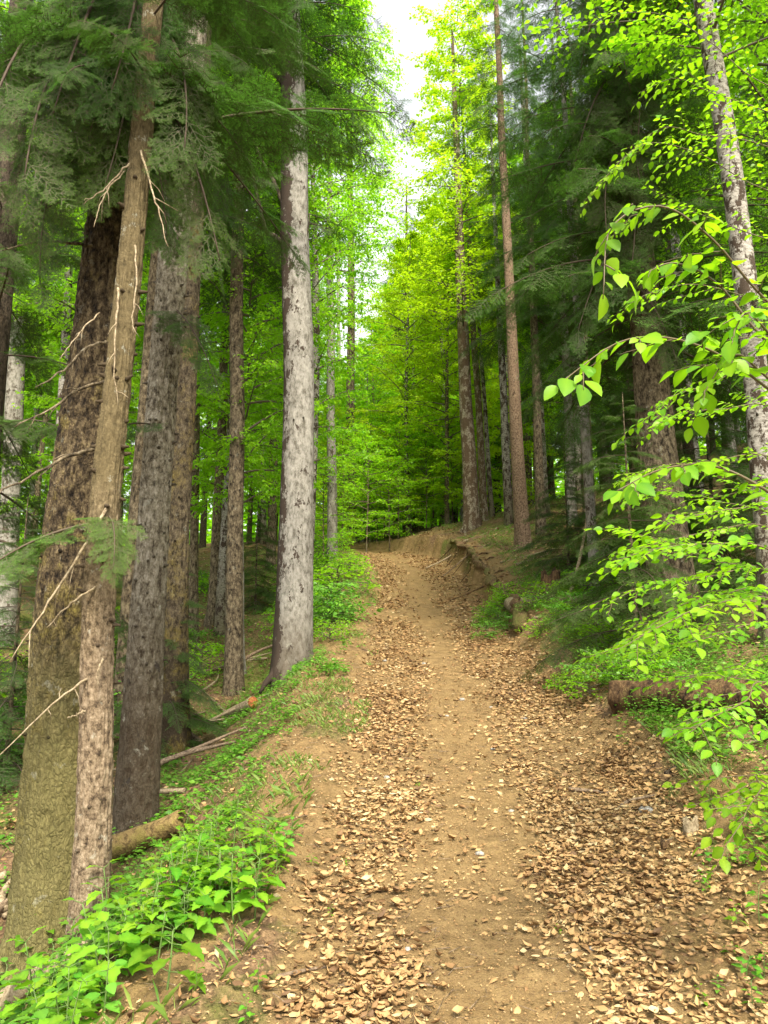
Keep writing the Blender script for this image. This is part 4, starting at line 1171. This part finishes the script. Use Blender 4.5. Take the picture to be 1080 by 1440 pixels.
def grass():
    a = Acc()
    def gr(n, r, L, wd=1.0):
        x, y = r(n); n = len(x); z = Hs(x, y)
        T = np.array([(-.04 * wd, 0, 0), (.04 * wd, 0, 0), (.025 * wd, .6, 0), (0, 1, -.25)])
        th = U(0, 6.28, n)
        V, f = inst(T, [np.array([(0, 1, 2), (0, 2, 3)])], np.stack([x, y, z], 1), np.stack([np.cos(th) * .6, np.sin(th) * .6, U(.5, 1.4, n)], 1),
                    np.stack([-np.cos(th), -np.sin(th), .5 + 0 * th], 1), U(*L, n))
        a.add(V, f, np.repeat(U(0, 1, n), 4))
    gr(15000, both(reg(5, 12, -1.95, -1.05, 1.5, .4, 11), reg(10, 22, -2.2, -1.05, .9, -.1, 12)), (.03, .09))
    gr(20000, both(reg(12, 24, 1.7, 3.6, 1.1, -.2, 13), reg(5, 12, 1.5, 2.6, 1.3, .2, 14)), (.03, .10))
    gr(3200, both(reg(3.0, 7, -2.6, -1.35, 1.8, 0, 41), reg(3.0, 8, 1.5, 2.6, 1.5, .1, 42)), (.06, .15), .4)
    gr(7000, both(reg(7, 16, -4.5, -1.8, 1.0, .1, 43), reg(6, 14, 1.8, 4.5, 1.0, .2, 44)), (.05, .12), .6)
    tag(obj('grass', mk('grass', a, M['grass'])), 'thin short grass and moss on the verges of the path', 'grass', kind='stuff')
grass()

def twigs():
    n = 4200
    y = 2.4 + 16 * U(0, 1, n) ** 1.5; x = CX(y) + U(-2.6, 2.6, n)
    k = (np.abs(x - CX(y)) > .35) | (U(0, 1, n) < .35); x, y = x[k], y[k]; n = len(x)
    T = np.array([(-1, 0, 0), (1, 0, 0), (0, 0, 1.6), (-.6, .5, .3), (.6, .5, .3), (0, .5, 1.6), (0, 1, .6)]) * [.018, 1, .018]
    fs = [np.array([(3, 4, 6), (4, 5, 6), (5, 3, 6)]), np.array([(0, 1, 4, 3), (1, 2, 5, 4), (2, 0, 3, 5)])]
    th = U(0, 6.28, n)
    V, f = inst(T, fs, np.stack([x, y, Hm(x, y) + .012], 1), np.stack([np.cos(th), np.sin(th), U(-.08, .15, n)], 1), np.array([0, 0, 1.]) + N_(0, .1, (n, 3)), U(.03, .16, n))
    a = Acc(); a.add(V, f, .5)
    tag(obj('twig_litter', mk('twig_litter', a, M['stick'])), 'tiny broken twigs strewn among the fallen leaves', 'twig litter', kind='stuff')
twigs()

# ------------------------------------------------------------------ logs, sticks, stump
def log(name, label, cat, p0, p1, r0, r1, mat, seed, lift=.6, endmat=None, group=None, bump=.12, sides=20, bend=.03):
    p0 = np.asarray(p0, float); p1 = np.asarray(p1, float)
    b = p0.copy(); n = 26
    t = np.linspace(0, 1, n)[:, None]
    P = p0 + (p1 - p0) * t
    L = np.linalg.norm(p1 - p0)
    r = np.random.default_rng(seed)
    P = P + bend * L * np.sin(t * math.pi * r.uniform(.7, 1.6)) * r.normal(0, 1, 3) * [1, 1, .3]
    P[:, 2] += lift * (r0 + (r1 - r0) * t[:, 0])
    a = Acc(); V, f = tube(P - b, np.linspace(r0, r1, n), sides, seed, bump); a.add(V, f, .5)
    if endmat is None:
        o = obj(name, mk(name, a, mat, True), None, b); tag(o, label, cat, group); return o
    root = thing(name, label, cat, b, 0, group)
    obj('bark', mk('bark', a, mat, True), root)
    d = norm(P[-1] - P[-2])
    a2 = Acc(); V, f = tube(np.array([P[-1] - b, P[-1] - b + d * .012, P[-1] - b + d * .02]), [r1 * .99, r1 * .93, r1 * .7], 20, seed, .05); a2.add(V, f, .5)
    obj('cut_end', mk('cut_end', a2, endmat), root)
    return root
def gnd(px, py): return ground_at(px, py)
log('log', 'broken mossy yellow brown log beside the foot of the pale knotty fir', 'log', gnd(140, 1215), gnd(255, 1172), .10, .09, M['mosslog'], 1, 1.0)
log('log', 'short pale log with reddish rotten end at the foot of the slim fir', 'log', gnd(318, 1012), gnd(356, 996), .07, .085, M['deadwood'], 2, .9, M['cut'])
log('log', 'bleached log lying at the lower left corner under the herbs', 'log', gnd(-30, 1450), gnd(135, 1345), .06, .05, M['deadwood'], 3, .7)
log('log', 'rotten reddish brown log lying on the bank at the right edge', 'log', gnd(866, 998), gnd(1150, 1015), .15, .17, M['rot'], 4, .8, bump=.2)
log('log', 'pale log with split end lying behind the low bushes on the right bank', 'log', gnd(718, 862), gnd(925, 856), .13, .10, M['deadwood'], 5, 1.2, bump=.15)
log('log', 'grey log at the left edge, upper one of two', 'log', gnd(-20, 985), gnd(42, 962), .07, .07, M['deadwood'], 6, .8)
log('log', 'grey log at the left edge, lower one of two', 'log', gnd(-40, 1040), gnd(38, 1000), .09, .08, M['stick'], 7, .8)
for k, (a0, a1, r, lab, mt) in enumerate([
    ((800, 1112), (862, 1116), .016, 'short brown stick lying in leaves right of the worn track', 'stick'),
    ((936, 1092), (1008, 1045), .022, 'dark diagonal stick on the right bank under the leaves', 'dark'),
    ((868, 1140), (925, 1115), .014, 'thin brown stick on the right bank below the dark diagonal stick', 'stick'),
    ((850, 1422), (925, 1418), .008, 'thin twig at the bottom of the path near the right', 'stick'),
    ((390, 1376), (460, 1362), .010, 'thin grey twig at the bottom left edge of the path', 'stick'),
    ((560, 1366), (655, 1350), .005, 'hair thin twig on the lower worn track', 'stick'),
    ((266, 982), (325, 935), .02, 'pale stick leaning on the slope left of the slim fir', 'deadwood'),
    ((215, 1122), (268, 1075), .015, 'crooked pale stick right of the pale knotty fir foot', 'deadwood'),
    ((310, 1090), (345, 1020), .012, 'thin grey stick below the short pale log', 'deadwood'),
    ((655, 752), (600, 800), .03, 'fallen bleached branch on the eroded bank top', 'deadwood'),
    ((700, 745), (648, 765), .05, 'short pale fallen stem on the bank near the yellow crowned tree', 'deadwood'),
    ((690, 765), (615, 812), .02, 'brown branch sliding down the eroded bank', 'stick')]):
    log('stick', lab, 'stick', gnd(*a0), gnd(*a1), r, r * .6, M[mt], 40 + k, .8, sides=8, bend=.05)
for k in range(40):
    x = rf.uniform(-5, -1.9); y = rf.uniform(5.0, 15); an = rf.uniform(0, 3.14); l = rf.uniform(.4, 1.6)
    p0 = gp(x, y, .01); p1 = gp(x + l * math.cos(an), y + l * math.sin(an), .03)
    log('stick', 'fallen dead stick lying on the floor of the left wood', 'stick', p0, p1, rf.uniform(.018, .045), .010, M[rf.choice(['deadwood', 'stick'])], 200 + k, .9, group='fallen sticks in the left wood', sides=7, bend=.06)
for k in range(26):
    x = rf.uniform(2.3, 5.5); y = rf.uniform(5.5, 18); an = rf.uniform(0, 3.14); l = rf.uniform(.4, 1.4)
    p0 = gp(x, y, .01); p1 = gp(x + l * math.cos(an), y + l * math.sin(an), .03)
    log('stick', 'fallen dead stick lying on the right slope above the path', 'stick', p0, p1, rf.uniform(.012, .03), .008, M[rf.choice(['deadwood', 'stick', 'rot'])], 240 + k, .9, group='fallen sticks on the right slope', sides=7, bend=.06)
# leaning dead stick at the stump
sp = gnd(800, 842)
P = np.array([sp, at_y(826, 728, sp[1] + .1)])
a = Acc(); V, f = tube(curve(np.vstack([P[0], P.mean(0) + [.03, 0, 0], P[1]]) - sp, 12), np.linspace(.035, .02, 12), 8, 2, .1); a.add(V, f, .5)
tag(obj('dead_stem', mk('dead_stem', a, M['deadwood'], True), None, sp), 'pale dead stem leaning up beside the dark stump on the right bank', 'dead stem')
def stump(px, py, r, h, label, mat, seed):
    p = gnd(px, py)
    a = Acc(); th = np.linspace(0, 2 * math.pi, 28, endpoint=False); zs = np.linspace(0, 1, 10)
    jag = h * (1 + .35 * fbm(np.cos(th) * 2.5 + seed, np.sin(th) * 2.5, 0, 3))
    R = r * (1 + .6 * np.exp(-zs / .25)[:, None] * (.6 + .4 * np.cos(4 * th + seed))) * (1 + .1 * fbm(np.cos(th) * 3, np.sin(th) * 3, zs[:, None] * 3 + seed, 3))
    X = R * np.cos(th); Y = R * np.sin(th); Z = zs[:, None] * jag[None] - .05
    V = np.stack([X, Y, Z], -1).reshape(-1, 3)
    i = np.arange(9)[:, None] * 28; j = np.arange(28)[None]; k = (j + 1) % 28
    Q = np.stack([i + j, i + k, i + 28 + k, i + 28 + j], -1).reshape(-1, 4)
    V = np.vstack([V, [0, 0, h * .55]]); jj = np.arange(28)
    a.add(V, [Q, np.stack([9 * 28 + jj, 9 * 28 + (jj + 1) % 28, 0 * jj + 280], 1)], .5)
    tag(obj('stump', mk('stump', a, mat, True), None, p), label, 'stump')
stump(775, 835, .16, .42, 'dark broken mossy stump on the right bank', M['rot'], 1)
stump(836, 978, .05, .28, 'small mossy post like stump at the foot of the right bank', M['mosslog'], 2)
stump(972, 1172, .05, .13, 'little weathered stump on the right bank beside the path', M['deadwood'], 3)
stump(936, 1195, .03, .09, 'tiny broken stub at the right edge of the leaf litter', M['rot'], 4)
# stones
def stone(px, py, s, label, seed):
    p = gnd(px, py); th = np.linspace(0, 2 * math.pi, 14, endpoint=False); ph = np.linspace(.05, math.pi - .05, 9)
    d = np.stack([np.sin(ph)[:, None] * np.cos(th), np.sin(ph)[:, None] * np.sin(th), np.cos(ph)[:, None] + 0 * th], -1)
    R = s * (1 + .3 * fbm(d[..., 0] * 1.5 + seed, d[..., 1] * 1.5, d[..., 2] * 1.5, 3))
    V = (d * R[..., None] * [1.2, 1, .7]).reshape(-1, 3)
    i = np.arange(8)[:, None] * 14; j = np.arange(14)[None]; k = (j + 1) % 14
    Q = np.stack([i + j, i + 14 + j, i + 14 + k, i + k], -1).reshape(-1, 4)
    a = Acc(); a.add(V, Q, .5)
    tag(obj('stone', mk('stone', a, M['stone'], True), None, p + [0, 0, s * .2]), label, 'stone', 'small stones in the path' if 'half sunk' in label else None)
stone(908, 1142, .045, 'grey stone on the right bank above the small stump', 1)
stone(846, 880, .05, 'pale stone lying at the foot of the right bank', 2)
for k in range(16):
    y = rf.uniform(3.3, 12); x = float(CX(y)) + rf.uniform(-1.0, 1.0)
    px, py, _ = proj(gp(x, y))
    stone(px, py, rf.uniform(.012, .03), 'small stone half sunk in the dirt of the path', 20 + k)
def bank_lip():
    y = np.linspace(12.6, 23.5, 150)
    x = CX(y) + 1.32 + 0.14 * vn(y * .9, 3.1) + .10 * vn(y * 2.6, 9.1) + .05 * vn(y * 5, 2)
    z = Hs(x + .12, y) - .03
    a = Acc(); V, f = tube(np.stack([x, y, z], 1), .055 + .045 * np.clip(vn(y * 1.7, 8.) + .3, 0, 1.2) * np.ones(150), 14, 5, .55)
    a.add(V, f, .3)
    o = obj('bank_edge', mk('bank_edge', a, M['ground'], True)); o['kind'] = 'structure'; o['label'] = 'ragged overhanging soil lip along the eroded right bank'
bank_lip()
# roots hanging from the eroded bank
for k in range(7):
    y = 15 + k * 1.4; x = float(CX(y)) + 1.45
    p = gp(x, y); q = gp(x - .5, y - .3 + .1 * k)
    a = Acc(); V, f = tube(curve(np.array([p + [.3, .2, .05], p + [0, 0, .03], (p + q) / 2 + [0, 0, -.02], q]) - p, 12), np.linspace(.025, .008, 12), 6, k, .1); a.add(V, f, .5)
    tag(obj('root', mk('root', a, M['rot'], True), None, p), 'bare brown root crossing the eroded edge of the right bank', 'root', 'roots on the eroded bank')
